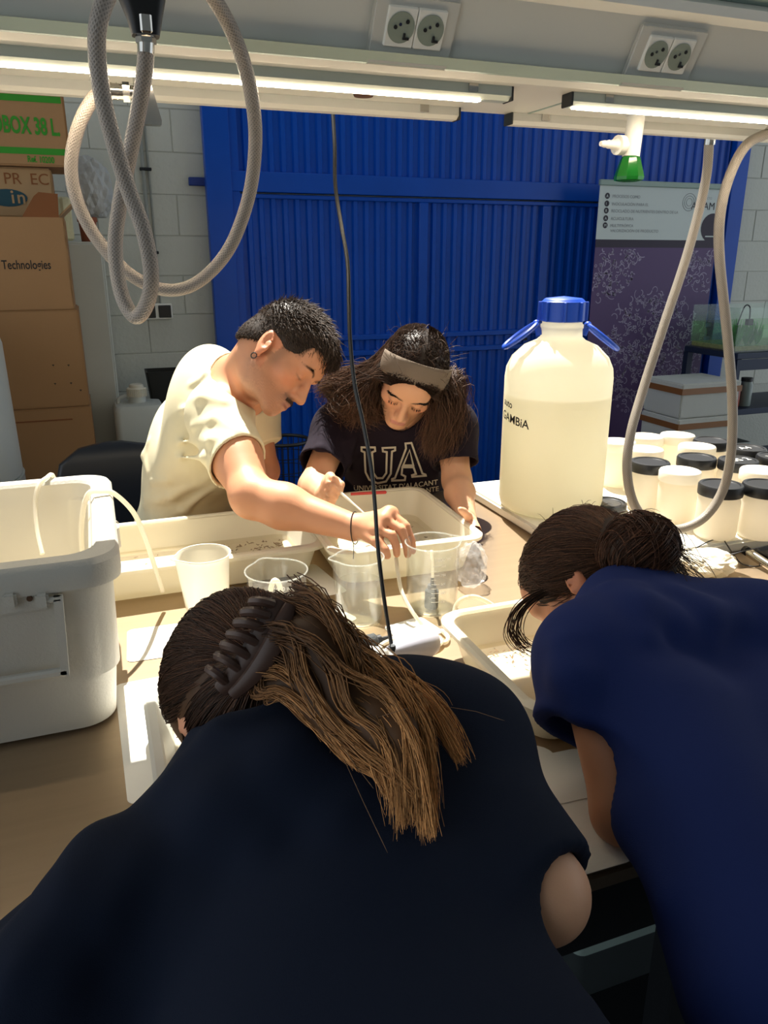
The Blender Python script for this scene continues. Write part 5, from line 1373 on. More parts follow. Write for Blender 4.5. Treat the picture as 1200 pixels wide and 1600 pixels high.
# hair: cap plus short tufts
def man_hair():
    h = hd
    F = Field(h.c - .17, h.c + .17, .004)
    F.ell(h.p(0, -.010, .040), np.array((.0795, .1015, .093)) * h.sc, h.A, .01)
    F.ell(h.p(0, -.045, -.018), np.array((.074, .070, .062)) * h.sc, h.A, .02)
    F.ell(h.p(0, .055, .085), np.array((.058, .042, .030)) * h.sc, h.A, .02)
    F.ell(h.p(0, .120, -.035), np.array((.10, .072, .092)) * h.sc, h.A, .012, '-')     # leaves the face free
    for s in (-1, 1): F.ell(h.p(s * .085, .000, -.030), np.array((.03, .034, .046)) * h.sc, h.A, .012, '-')
    F.plane_cut(h.p(0, 0, -.004), -(h.z - h.y * .48), 0)
    V, Q = F.mesh(); cp = np_mesh('hair', V, Q, np.tile((.028, .019, .014), (len(V), 1)), m=M_hair, parent=man, relax=2)
    r = np.random.default_rng(2); n = 9000; i = r.integers(0, len(V), n); rt_ = V[i]; L = h.loc(rt_)
    ok = (L[:, 2] > -.05); rt_, L = rt_[ok], L[ok]; n = len(L)
    nn = L / np.array((.0795, .10, .09)); nn /= np.linalg.norm(nn, axis=1, keepdims=True); nn = nn @ h.A
    fl = h.y * .75 - h.z * .45; fl = fl - nn * (nn @ fl)[:, None]
    ln = (.005 + .015 * np.clip((L[:, 2] - .02) / .08, 0, 1))[:, None] * r.uniform(.7, 1.3, (n, 1))
    fr = (L[:, 1] > .055)[:, None] * 1.0
    def fn(_):
        a = rt_ - nn * .0012; j = r.standard_normal((n, 3)) * .25
        d1 = nn * .45 + fl + j - h.z * fr * .3; d2 = nn * .15 + fl * 1.1 + j * 1.1 - h.z * fr * .5
        return np.stack([a, a + d1 * ln * .5, a + d1 * ln * .5 + d2 * ln * .55], 1)
    strands('hair_tufts', None, fn, 3, .0009, M_hair, man, (.03, .02, .014), (.075, .048, .032), .3)
    # brows and moustache
    n = 260; s = np.where(r.random(n) < .5, -1, 1); u = r.random(n)
    b0 = np.stack([h.p(0, 0, 0) + h.sc * (h.x * (s_ * (.014 + .034 * u_)) + h.y * (.0950 - .014 * max(0, (u_ - .6) / .4) ** 2) + h.z * (.017 + .007 * math.sin(u_ * 2.6) + .0035 * v_)) for s_, u_, v_ in zip(s, u, r.standard_normal(n) * .5)])
    dd = (s[:, None] * h.x[None] * .8 + h.z[None] * .35 + h.y[None] * .3)
    strands('eyebrows', None, lambda _: np.stack([b0, b0 + dd * .004, b0 + dd * .008 - h.z * .0012], 1), 3, .0006, M_hair, man, (.02, .013, .01), (.03, .02, .014), .2)
    n = 240; u = r.uniform(-1, 1, n); v = r.uniform(-.5, .5, n)
    b0 = np.stack([h.p(.025 * a_, .1045 - .007 * abs(a_) ** 1.5, -.0555 - .004 * abs(a_) + .006 * c_) for a_, c_ in zip(u, v)])
    dd = np.sign(u)[:, None] * h.x[None] * .5 - h.z[None] * .7 + h.y[None] * .35
    strands('moustache', None, lambda _: np.stack([b0, b0 + dd * .003, b0 + dd * .006], 1), 3, .0004, M_hair, man, (.06, .038, .026), (.09, .06, .042), .2)
man_hair()
ec = hd.p(-.083, -.006, -.052); MB().tube([ec + (hd.y * math.cos(a * .393) + hd.z * math.sin(a * .393)) * .0065 for a in range(16)], .0013, 6, closed=True).build('earring', M_dark, man)
br = rwr * 1.0; ad = unit(rwr - relb); b1 = unit(np.cross(ad, CF)); b2 = np.cross(ad, b1)
MB().tube([br + ad * (.004 - .010 * math.cos(a * .2618)) + (b1 * math.cos(a * .2618) + b2 * math.sin(a * .2618)) * .0325 for a in range(24)], .0011, 5, closed=True).tube([br - CUP * .034, br - CUP * .048 + CR * .001, br - CUP * .066], .0009, 5).build('bracelet', M_dark, man)
# ------------------------------------------------------------------ the woman with the headband, facing us
w2 = person('person', 'dark-haired woman with a grey headband and dark lettered t-shirt holding a pipette', (.86, 2.26, 0))
ww = unit(CR * 1.0 + np.array((0, 0, .02))); wf = np.cross(ww, (0, 0, 1))
hw2 = Head(N(642, 590, 1.97), -CF * .50 - CUP * .84 - CR * .17, CUP * .54 - CF * .80 + CR * .26, .97)
nek = N(628, 652, 2.13); pel = np.array((.87, 2.27, .85)); che = nek * .6 + pel * .4 + wf * .01
rsh, lsh = N(529, 670, 2.14), N(704, 668, 2.10)
relb, rwr = N(489, 760, 2.02), N(508, 774, 1.885)
lelb, lwr = N(714, 752, 2.06), N(728, 808, 1.88)
F = Field((.40, 1.50, .88), (1.12, 2.44, 1.46), .0034)
torso(F, pel, che, nek, ww, .128, .092, sh=(rsh, lsh), bust=.03)
add_head(F, hw2, True)
F.cap(hw2.p(0, -.045, -.05), nek, .046, .052, .03); F.cap(hw2.p(0, -.01, -.075), nek + wf * .02, .036, .045, .03)
F.chain([rsh, relb], [.045, .036], .02); F.chain([relb, relb * .65 + rwr * .35, rwr], [.036, .037, .0235], .02)
F.chain([lsh, lelb], [.045, .037], .02); F.chain([lelb, lelb * .65 + lwr * .35, lwr], [.037, .037, .024], .02)
kn = [N(516, 745, 1.855), N(511, 755, 1.85), N(509, 766, 1.85), N(509, 776, 1.855)]
hand(F, rwr, kn, [[kn[0], N(524, 749, 1.825), N(530, 761, 1.825), N(529, 769, 1.835)], [kn[1], N(519, 760, 1.815), N(527, 768, 1.82), N(526, 773, 1.835)],
                  [kn[2], N(516, 771, 1.815), N(524, 777, 1.82), N(523, 779, 1.84)], [kn[3], N(514, 781, 1.82), N(521, 784, 1.825), N(520, 784, 1.845)]],
     [rwr * .5 + kn[0] * .5 + CR * .01, N(526, 752, 1.86), N(533, 757, 1.845), N(532, 767, 1.838)], .0078, .0125)
lk = [N(740, 822, 1.80), N(742, 829, 1.79), N(743, 836, 1.785), N(744, 842, 1.785)]
hand(F, lwr, lk, [[q, q + CF * -.02 - CUP * .012, q - CF * .035 - CUP * .024 - CR * .006, q - CF * .043 - CUP * .03 - CR * .010] for q in lk],
     [lwr * .5 + lk[0] * .5, N(731, 806, 1.80), N(724, 799, 1.775), N(719, 796, 1.76)], .0078, .012)
V, Q = F.mesh(); C = face_colours(V, hw2, SKIN_W, (.50, .20, .18), brow=(.03, .02, .016))
np_mesh('body', V, Q, C, m=M_skin, parent=w2, relax=1)
F = Field((.40, 1.72, .80), (1.14, 2.50, 1.38), .0045)
torso(F, pel, che, nek, ww, .140, .098, .016, sh=(rsh, lsh), bust=.035, belly=1.1)
rse, lse = rsh * .34 + relb * .66, lsh * .30 + lelb * .70
F.cap(rsh, rsh * .2 + relb * .8, .060, .068, .05, cut=(rse, relb - rsh)); F.cap(lsh, lsh * .2 + lelb * .8, .060, .066, .05, cut=(lse, lelb - lsh))
V, Q = F.mesh(); FOLD_ON = bvh_of(V, Q)
for pts in (((505, 660, 2.10), (500, 700, 2.04), (505, 730, 2.01)), ((540, 690, 2.06), (545, 720, 2.04), (540, 760, 2.04)), ((700, 670, 2.05), (690, 700, 2.02), (685, 740, 2.03)), ((560, 660, 2.06), (550, 690, 2.03), (548, 705, 2.03))): fold(F, pts, .007)
ax_ = unit(hw2.p(0, -.02, -.06) - nek); F.cap(nek - ax_ * .02 + wf * .02, nek + ax_ * .14, .062, .075, .012, '-')
F.cap(rse - unit(relb - rsh) * .03, rsh * .1 + relb * .9, .058, .062, .006, '-'); F.cap(lse - unit(lelb - lsh) * .03, lsh * .1 + lelb * .9, .056, .060, .006, '-')
F.plane_cut((0, 0, .815), (0, 0, -1))
V, Q = F.mesh(); M_plum = fabric('dark_plum_cotton', '#231c26'); np_mesh('t_shirt', V, Q, m=M_plum, parent=w2, relax=2); bv = bvh_of(V, Q)
legs(pel, ww, wf, [(.98, 2.30, 0), (.78, 2.34, 0)], w2, M_shorts)
# lettering printed on the shirt: projected on to the cloth along the wearer's front
M_ink = mat('cream_ink', '#cfc9b8', .8)
def shirt_print(polys_v, polys_f, name, lift=.0016):
    V = []
    for x, y in polys_v:
        q = on(x, y, bv, lift, 2.05); V.append(q)
    MB().add(V, polys_f).build(name, M_ink, w2, smooth=False)
def outline_letter(outer, w):
    """closed outline (photo-like letter with a hollow middle): band of width w along the polyline"""
    n = len(outer); A = []; B = []
    for i in range(n):
        p0, p1, p2 = outer[i - 1], outer[i], outer[(i + 1) % n]
        d1 = unit((p1[0] - p0[0], p1[1] - p0[1])); d2 = unit((p2[0] - p1[0], p2[1] - p1[1])); n1 = np.array((-d1[1], d1[0])); n2 = np.array((-d2[1], d2[0]))
        m = n1 + n2; m = m / max(.35, m @ m) * 2 / 2 * 1.0; m = (n1 + n2) / max(.5, 1 + n1 @ n2)
        A.append(tuple(p1)); B.append((p1[0] + m[0] * w, p1[1] + m[1] * w))
    V = []; Fc = []; sub = 6
    for i in range(n):
        j = (i + 1) % n
        for k in range(sub):
            for t in (k / sub, (k + 1) / sub):
                V.append((A[i][0] * (1 - t) + A[j][0] * t, A[i][1] * (1 - t) + A[j][1] * t)); V.append((B[i][0] * (1 - t) + B[j][0] * t, B[i][1] * (1 - t) + B[j][1] * t))
            b = len(V) - 4; Fc.append((b, b + 2, b + 3, b + 1))
    return V, Fc
U = [(563, 697), (587, 697), (588, 705), (583, 707), (585, 738), (590, 745), (597, 745), (602, 738), (603, 707), (597, 706), (596, 698), (619, 697), (619, 704), (614, 706), (612, 740), (604, 753), (590, 756), (576, 750), (570, 738), (568, 707), (563, 705)]
Ao = [(632, 691), (644, 690), (661, 738), (666, 740), (667, 744), (643, 746), (642, 741), (648, 739), (645, 731), (630, 731), (629, 740), (635, 743), (634, 751), (611, 752), (611, 747), (616, 745), (633, 700)]
for nm, pl in (('letter_u', U), ('letter_a', Ao), ('letter_a_hole', [(640, 704), (632, 725), (644, 725)])):
    v, f_ = outline_letter(pl, 3.0); shirt_print(v, f_, nm if nm != 'letter_a_hole' else 'letter_a')
def arc_text(txt, x0, y0, size, sl, cv):
    me = text_mesh(txt, size, 0, 1.05, .2)
    v = [(x0 + p.co.x, y0 - p.co.y + sl * p.co.x + cv * ((p.co.x - 50) / 50) ** 2) for p in me.vertices]
    shirt_print(v, [tuple(f.vertices) for f in me.polygons], 'printed_words')
arc_text("UNIVERSITAT D'ALACANT", 553, 767, 10.6, -.055, -1.5)
arc_text('UNIVERSIDAD DE ALICANTE', 549, 778, 10.2, -.055, -1.5)
# hair
def band_hair():
    h = hw2; r = np.random.default_rng(9)
    F = Field(h.c - .32, h.c + .22, .005)
    F.ell(h.p(0, -.012, .038), np.array((.084, .104, .092)) * h.sc, h.A, .02)
    F.ell(h.p(0, .115, -.040), np.array((.060, .075, .118)) * h.sc, h.A, .012, '-')
    side = {}
    for s, pts in ((-1, [(.078, .02, .03), (.098, -.02, -.04)]), (1, [(.078, .02, .03), (.088, .01, -.05)])):
        side[s] = [h.p(s * a, b, c) for a, b, c in pts]
    Lr = side[-1] + [N(548, 610, 2.06), N(522, 617, 2.10), N(512, 606, 2.13)]        # photo left, thrown back over the shoulder
    Ll = side[1] + [N(698, 612, 2.0), N(697, 650, 2.02), N(684, 690, 2.02)]
    F.chain(Lr[:4], [.014, .012, .030, .024], .02); F.chain([side[-1][1], N(565, 612, 2.03), N(562, 630, 2.04)], [.014, .034, .022], .03)
    F.chain(Ll, [.016, .024, .025, .022, .012], .03)
    F.cap(h.p(-.03, -.05, -.06), N(600, 640, 2.10), .04, .04, .03); F.cap(h.p(.03, -.05, -.06), N(672, 634, 2.10), .04, .038, .03)
    V, Q = F.mesh(); np_mesh('hair', V, Q, np.tile((.026, .017, .013), (len(V), 1)), m=M_hair, parent=w2, relax=2)
    n = 2100; outs = []
    for s, ends in ((-1, [((556, 600, 2.02), (520, 602, 2.08), (511, 612, 2.10)), ((560, 615, 2.0), (540, 640, 2.03), (525, 622, 2.08)), ((572, 618, 1.98), (560, 640, 2.0), (566, 655, 2.02)), ((552, 585, 2.04), (525, 595, 2.08), (507, 602, 2.11)), ((580, 610, 1.97), (575, 640, 1.99), (590, 648, 2.02)), ((560, 600, 2.0), (535, 620, 2.05), (548, 648, 2.02))]),
                    (1, [((700, 600, 1.98), (706, 650, 1.99), (690, 700, 2.01)), ((704, 600, 2.0), (708, 640, 2.02), (704, 680, 2.02)), ((690, 610, 1.96), (684, 660, 1.98), (676, 706, 2.01)), ((712, 590, 2.03), (714, 620, 2.05), (708, 650, 2.05)), ((684, 615, 1.955), (690, 650, 1.98), (684, 690, 2.0)), ((705, 595, 2.0), (700, 640, 2.0), (670, 690, 2.01))])):
        th = r.uniform(-.25, 2.6, n); ph = r.uniform(.02, 1.25, n)             # around the parting: front to back, then down the side
        y = .104 * np.cos(th) - .012; rr = np.abs(np.sin(th)) * .0 + 1
        x = s * .088 * np.sin(ph) * np.sqrt(np.clip(1 - (np.cos(th)) ** 2 * .55, .1, 1)); z = .036 + .096 * np.cos(ph) * np.sqrt(np.clip(1 - np.cos(th) ** 2 * .75, .05, 1))
        ok = ~((y > .045) & (z < .055)); x, y, z = x[ok], y[ok], z[ok]; m = len(x)
        g0 = h.c + h.sc * (x[:, None] * h.x + y[:, None] * h.y + z[:, None] * h.z)
        e = r.integers(0, len(ends), m); E3 = [np.array([N(*ends[k][i]) for k in range(len(ends))])[e] for i in range(3)]
        jit = r.standard_normal((m, 3)) * .012
        g1 = h.c + h.sc * ((s * (.086 + .005 * r.standard_normal(m)))[:, None] * h.x + (y * .55 - .005)[:, None] * h.y + (z * .2 - .008)[:, None] * h.z)
        P = catm([g0, g1, E3[0] + jit, E3[1] + jit * 1.2, E3[2] + jit * 1.4], 18)
        t = np.linspace(0, 1, 18)[None, :]; wv = (np.clip(t - .25, 0, 1) * .012) * np.sin(t * 17 + r.uniform(0, 6.28, (m, 1)))
        P = P + wv[..., None] * CR + (np.clip(t - .25, 0, 1) * .007 * np.cos(t * 15 + r.uniform(0, 6.28, (m, 1))))[..., None] * CUP; outs.append(P)
    P = np.concatenate(outs); strands('hair_strands', None, lambda _: P, 18, .00075, M_hair, w2, (.040, .022, .015), (.13, .070, .042), .4)
    # flyaway hairs round the crown
    n = 110; th = r.uniform(-1.7, 1.7, n); 
    b = h.c + h.sc * ((.088 * np.sin(th))[:, None] * h.x + (r.uniform(-.06, .06, n))[:, None] * h.y + (.036 + .098 * np.cos(th))[:, None] * h.z)
    o_ = (b - h.c); o_ /= np.linalg.norm(o_, axis=1, keepdims=True); j = r.standard_normal((n, 3)) * .5
    Pf = np.stack([b, b + (o_ + j) * .012, b + (o_ * .8 + j * 1.2) * .018, b + (o_ * .5 + j * 1.5) * .024], 1)
    strands('flyaway_hair', None, lambda _: Pf, 4, .0005, M_hair, w2, (.06, .035, .02), (.1, .06, .04), .2)
    n = 300; s = np.where(r.random(n) < .5, -1, 1); u = r.random(n)
    b0 = np.stack([h.p(s_ * (.011 + .040 * u_), .0950 - .014 * max(0, (u_ - .6) / .4) ** 2, .0165 + .009 * math.sin(u_ * 2.7) + .003 * v_) for s_, u_, v_ in zip(s, u, r.standard_normal(n) * .5)])
    dd = s[:, None] * h.x[None] * .9 + h.z[None] * .2 + h.y[None] * .3
    strands('eyebrows', None, lambda _: np.stack([b0, b0 + dd * .004, b0 + dd * .008 - h.z * .001], 1), 3, .0007, M_hair, w2, (.015, .01, .008), (.02, .014, .01), .2)
    n = 44; s = np.where(np.arange(n) % 2, -1, 1); u = r.uniform(-1, 1, n)
    b0 = np.stack([h.p(s_ * .031 + .013 * u_, .0895 - .003 * abs(u_), -.0085 - .002 * (1 - u_ * u_)) for s_, u_ in zip(s, u)]); dd = h.y * .8 - h.z * .55
    strands('eyelashes', None, lambda _: np.stack([b0, b0 + dd * .004, b0 + dd * .0075 + h.z * .001], 1), 3, .0005, M_hair, w2, (.01, .008, .006), (.01, .008, .006), .1)
    # headband: a ribbed strip round the head
    V = []; Fc = []; n = 72; k = 7
    for i in range(n):
        a = -1.3 + 2.6 * i / (n - 1)
        for j in range(k):
            v = j / (k - 1) - .5; e = .003 * math.cos(v * math.pi) + (.0007 if (i % 2) else 0) + .0025 * math.sin(a * 5 + v * 4) * abs(v)
            X, Y_ = (.0930 + e) * math.sin(a), (.1125 + e) * math.cos(a)
            q = h.p(0, -.012, .030) + h.sc * (h.x * X + h.y * (Y_ * .76) + h.z * (Y_ * .65)) + h.sc * (h.z * .76 - h.y * .65) * (v * .054)
            V.append(q)
    for i in range(n - 1):
        for j in range(k - 1): Fc.append((i * k + j, (i + 1) * k + j, (i + 1) * k + j + 1, i * k + j + 1))
    o = MB().add(V, Fc).build('headband', fabric('taupe_knit', '#7a6d60'), w2, ang=180)
    md = o.modifiers.new('thickness', 'SOLIDIFY'); md.thickness = .004
band_hair()
c = nek + wf * .028 + np.array((0, 0, .012)); MB().tube([c + (ww * math.cos(a * .2618) * .056 + wf * math.sin(a * .2618) * .050 + np.array((0, 0, -.026 * math.sin(a * .2618)))) for a in range(24)], .0016, 6, closed=True).build('necklace', M_black, w2)
# pipette in her right hand
a, b = N(527, 765, 1.832), N(593, 823, 1.72); pv = tag(MB().tube([a - (b - a) * .22, a - (b - a) * .05, a, a + (b - a) * .3, a + (b - a) * .32, b], [.0035, .0052, .0036, .0034, .0026, .0012], 12).build('pipette', M_frost), 'translucent plastic pipette in the fist of the headband woman', 'pipette')
# ------------------------------------------------------------------ the long-haired woman with the claw clip, back to us
w3 = person('person', 'woman bent over the near tray, long streaked hair in a brown claw clip, dark t-shirt', (.12, .14, 0))
lw_ = unit((-.92, .38, -.08)); pel = np.array((.10, .10, .86)); nek = N(440, 1135, .865); che = np.array((.172, .52, .995)); up3 = unit(nek - pel); lf_ = np.cross(lw_, up3)
h3 = Head(N(380, 1100, .915), np.array((-.30, .30, -.90)), np.array((-.12, .90, .35)), .98)
lsh, rsh = N(262, 1412, .745), N(690, 1168, .855)
lelb, relb = N(0, 1760, .68), N(846, 1396, .72)
lwr, rwr = np.array((.06, .80, 1.01)), np.array((.34, .78, 1.01))
lelb[2] = max(lelb[2], BZ + .03)
F = Field((-.36, -.14, .74), (.62, 1.12, 1.36), .0055)
torso(F, pel, che, nek, lw_, .150, .095, sh=(rsh, lsh)); add_head(F, h3, True)
F.cap(h3.p(0, -.045, -.05), nek, .048, .054, .03)
for a, b, c in ((lsh, lelb, lwr), (rsh, relb, rwr)):
    F.chain([a, b], [.048, .041], .02); F.chain([b, b * .65 + c * .35, c], [.041, .039, .025], .02)
    d = unit(c - b); s = np.cross(d, (0, 0, 1)); k = [c + d * .075 + s * q for q in (-.03, -.01, .01, .03)]
    hand(F, c, k, [[q, q + d * .03 - (0, 0, .01), q + d * .042 - (0, 0, .028), q + d * .044 - (0, 0, .040)] for q in k], [c + d * .02 + s * .03, c + d * .05 + s * .045, c + d * .07 + s * .045 - (0, 0, .01), c + d * .085 + s * .04 - (0, 0, .02)], .008, .013)
V, Q = F.mesh(); C = face_colours(V, h3, SKIN_W, (.5, .2, .18)); np_mesh('body', V, Q, C, m=M_skin, parent=w3, relax=1)
F = Field((-.40, -.16, .70), (.64, .92, 1.36), .0055)
torso(F, pel, che, nek, lw_, .160, .100, .018, sh=(rsh, lsh), belly=1.12, k=.07)
F.ell(che * .6 + pel * .4 + lw_ * .085 - (0, 0, .01), (.13, .10, .2), np.stack([lw_, lf_, up3]), .08); F.ell(che * .4 + pel * .6 - lw_ * .06, (.14, .10, .2), np.stack([lw_, lf_, up3]), .08)
F.chain([lsh, lsh * .35 + lelb * .65, lelb], [.070, .066, .064], .06)
F.cap(lelb, lelb * .6 + lwr * .4, .060, .055, .04)
rse = rsh * .03 + relb * .97; d_ = unit(relb - rsh); F.cap(rsh, rse + d_ * .02, .066, .064, .06, cut=(rse, d_))
F.cap(N(630, 1118, .85), N(740, 1145, .85), .05, .05, .06)
V, Q = F.mesh(); FOLD_ON = bvh_of(V, Q)
for pts in (((150, 1290, .72), (190, 1275, .70), (245, 1300, .67)), ((120, 1350, .71), (150, 1335, .69), (200, 1345, .665)), ((95, 1405, .70), (130, 1390, .68), (180, 1400, .66)), ((70, 1445, .69), (110, 1432, .665), (150, 1440, .65)), ((15, 1500, .68), (45, 1515, .655), (85, 1530, .64)),
            ((330, 1180, .72), (420, 1220, .685), (520, 1270, .67)), ((350, 1150, .74), (460, 1180, .71), (560, 1230, .69)), ((280, 1220, .72), (340, 1260, .69), (400, 1310, .675))): fold(F, pts, .016, .045)
ax_ = unit(h3.p(0, -.045, -.05) - nek); F.cap(nek - ax_ * .0, nek + ax_ * .2, .064, .078, .012, '-')
F.cap(rse - d_ * .02, rse + d_ * .2, .046, .046, .006, '-'); 
V, Q = F.mesh()

M_navy = fabric('near_black_navy', '#121a2b', .0); 
np_mesh('t_shirt', V, Q, m=M_navy, parent=w3, relax=2); bv3 = bvh_of(V, Q)
cl = []
for i in range(28):
    a = 2 * math.pi * i / 28; b1 = unit(np.cross(ax_, lw_)); b2 = np.cross(ax_, b1)
    cl.append(nek + ax_ * .022 + (b1 * math.cos(a) + b2 * math.sin(a)) * .067)
MB().tube(cl, .006, 8, closed=True, flat=1.6).build('collar', M_navy, w3)
legs(pel - up3 * .02, lw_, unit((.3, .95, 0)), [(.02, .16, 0), (.22, .10, 0)], w3, M_shorts)
def clip_hair():
    h = h3; r = np.random.default_rng(21)
    K = N(412, 1012, .80)                                   # where the clip gathers the hair
    F = Field(h.c - .30, h.c + .30, .005)
    F.ell(h.p(0, -.014, .030), np.array((.089, .112, .100)) * h.sc, h.A, .02)
    F.ell(h.p(0, .125, -.05), np.array((.09, .075, .115)) * h.sc, h.A, .012, '-')
    F.ell(h.p(0, -.022, -.035), np.array((.082, .094, .088)) * h.sc, h.A, .02)
    locks = []
    def lock(pts, r0, r1, off=.020, n=9):
        G = []
        for p in pts:
            q = on(p[0], p[1], bv3, off, p[2]) if len(p) == 3 and p[2] < 0 else PD(*p)
            G.append(np.array(q))
        locks.append((G, r0, r1)); return G
    S = -1
    lock([(452, 965, .80), (490, 985, .765), (525, 1035, .745), (545, 1085, .735), (590, 1110, .715), (620, 1150, .70), (632, 1210, .685), (634, 1290, .67)], .030, .012)
    lock([(440, 985, .79), (500, 1005, .755), (545, 1050, .745), (600, 1075, .735), (640, 1130, .71), (660, 1200, .69), (672, 1300, .665)], .026, .010)
    lock([(430, 1010, .785), (470, 1010, .76), (485, 1070, .745), (520, 1130, .725), (565, 1175, .705), (615, 1210, .69), (650, 1245, .675)], .024, .008)
    lock([(470, 960, .80), (525, 985, .78), (560, 1040, .775), (605, 1052, .78), (650, 1075, .765), (690, 1120, .745), (722, 1184, .725)], .020, .007)
    lock([(420, 1030, .79), (410, 1072, .775), (445, 1072, .755), (490, 1110, .735), (530, 1160, .715), (560, 1195, .70)], .018, .006)
    lock([(455, 985, .785), (505, 1030, .75), (530, 1100, .73), (580, 1140, .71), (600, 1185, .695), (618, 1240, .68)], .022, .008)
    for G, r0, r1 in locks: F.chain(G[:-1], list(np.linspace(r0, r1, len(G) - 1) * .5), .02)
    V, Q = F.mesh(); tq = np.clip(np.linalg.norm(V - K, axis=1) / .33, 0, 1)[:, None]; C = np.array((.024, .013, .008)) * (1 - tq) + np.array((.17, .08, .032)) * tq; np_mesh('hair', V, Q, C, m=M_hair, parent=w3, relax=2)
    # strands combed over the skull into the clip
    n = 4200; u = r.uniform(-1, 1, n); v = r.uniform(-.95, 1.15, n)
    x = .0905 * np.sin(u * 1.5); z = .030 + .1015 * np.cos(u * 1.5) * np.cos(v * .9); y = -.014 + .113 * np.sin(v * .9) * 1.05
    rt_ = h.c + h.sc * (x[:, None] * h.x + y[:, None] * h.y + z[:, None] * h.z)
    L = h.loc(rt_) - np.array((0, -.014, .03)); q = L / np.array((.0905, .113, .1015)); q /= np.linalg.norm(q, axis=1, keepdims=True)
    kk = h.loc(K[None])[0] - np.array((0, -.014, .03)); qk = kk / np.array((.0905, .113, .1015)); qk /= np.linalg.norm(qk)
    tt = np.linspace(0, 1, 14)[None, :, None]; qq = q[:, None] * (1 - tt) + qk * tt + .05 * np.sin(tt * 3.14) * r.standard_normal((n, 1, 3)); qq /= np.linalg.norm(qq, axis=2, keepdims=True)
    P = h.c + h.sc * ((qq * np.array((.0915, .114, .1025)) * (1 + .012 * r.standard_normal((n, 1, 1))) + np.array((0, -.014, .03))) @ h.A)
    n2 = 1500; u = r.uniform(-1.25, 1.25, n2); v = r.uniform(-1.2, 1.3, n2); e2 = np.array((.0835, .0955, .0895)); c2 = np.array((0, -.022, -.035))
    q = np.stack([np.sin(u * 1.5), np.sin(v), -np.abs(np.cos(u * 1.5) * np.cos(v)) * r.uniform(-.4, .95, n2)], 1); q = q[q[:, 1] < .55]; n2 = len(q); q /= np.linalg.norm(q, axis=1, keepdims=True)
    k2 = (h.loc(K[None])[0] - c2) / e2; k2 /= np.linalg.norm(k2)
    qq = q[:, None] * (1 - tt) + k2 * tt + .04 * np.sin(tt * 3.14) * r.standard_normal((n2, 1, 3)); qq /= np.linalg.norm(qq, axis=2, keepdims=True)
    P2 = h.c + h.sc * ((qq * e2 * (1.012 + .012 * np.abs(r.standard_normal((n2, 1, 1)))) + c2) @ h.A)
    P = np.concatenate([P, P2])
    strands('combed_hair', None, lambda _: P, 14, .0007, M_hair, w3, (.030, .014, .008), (.085, .036, .018), .45)
    outs = []
    for G, r0, r1 in locks:
        m = 1150; cl_ = r.standard_normal((26, 3)) * .42; d = cl_[r.integers(0, 26, m)] + r.standard_normal((m, 3)) * .10; ph = r.uniform(0, 6.28, (m, 1))
        GG = [np.array(g)[None] + d * (r0 + (r1 - r0) * i / (len(G) - 1)) * (1 + .25 * r.standard_normal((m, 1))) for i, g in enumerate(G)]
        P = catm(GG, 20); t = np.linspace(0, 1, 20)[None, :]
        P = P + (.004 * np.sin(t * 9 + ph) * t)[..., None] * CR + (.003 * np.cos(t * 8 + ph * 2) * t)[..., None] * CUP; fr = r.uniform(.72, 1.02, m).clip(0, 1)[:, None] * np.linspace(0, 19, 20)[None]; i0 = np.minimum(fr.astype(int), 18); w_ = (fr - i0)[..., None]; ar = np.arange(m)[:, None]
        outs.append(P[ar, i0] * (1 - w_) + P[ar, i0 + 1] * w_)
    P = np.concatenate(outs); strands('hair_strands', None, lambda _: P, 20, .00075, M_hair, w3, (.075, .033, .015), (.60, .29, .105), .42)  # brown strands; tips brightened golden to paint in light from the strip above
    n = 14; e = r.integers(0, len(locks), n); P = []
    for k in e:
        G = locks[k][0]; a = np.array(G[-2]); b = np.array(G[-1]); d = (b - a); j = r.standard_normal(3) * .03
        P.append([a + j * .3, b * .5 + a * .5 + j * .8, b + j * 1.2, b + d * .12 + j * 1.3])
    P = np.array(P); strands('loose_hair', None, lambda _: P, 4, .0004, M_hair, w3, (.12, .07, .04), (.22, .13, .07), .2)
    # claw clip: a curved spine with finger loops
    M_clip = mat('brown_clip', '#4a352c', .42, var=.1)
    sp = [(345, 1078), (372, 1052), (394, 1024), (412, 992), (425, 962), (435, 938)]
    base = [N(x, y, .776 - .012 * math.sin(i / 5 * 3.14)) for i, (x, y) in enumerate(sp)]
    B = spline(base, 6); cs = MB().tube(B, [.0085 + .005 * math.sin(i / (len(B) - 1) * 3.14) for i in range(len(B))], 10, flat=.55)
    cs.tube(spline([b - CF * .006 + CR * .013 - CUP * .004 for b in base], 6), [.006 + .005 * math.sin(i / (len(B) - 1) * 3.14) for i in range(len(B))], 10, flat=.55)
    ob = cs.build('claw_clip', M_clip, w3)
    for k in range(7):
        t = (k + .5) / 7 * (len(B) - 2); q = np.array(B[int(t)]); d = unit(np.array(B[int(t) + 1]) - np.array(B[int(t)])); o_ = unit(np.cross(d, CF)); o_ = o_ if o_ @ CR < 0 else -o_
        s = .8 + .3 * math.sin((k + .5) / 7 * 3.14)
        pts = [q - CF * .004 + o_ * .003 + d * .006 * s, q - CF * .010 + o_ * .016 * s + d * .006 * s, q - CF * .004 + o_ * .026 * s + d * .001, q + CF * .010 + o_ * .028 * s - d * .004 * s]
        MB().tube(spline(pts, 5), [.0052] * 12 + [.0046, .0042, .0036, .003], 8).build('tooth', M_clip, ob)
    MB().tube([np.array(B[14]) + CR * .012 - CF * .004, np.array(B[18]) + CR * .018 - CF * .003], .005, 10).build('spring', M_dark, ob)
clip_hair()
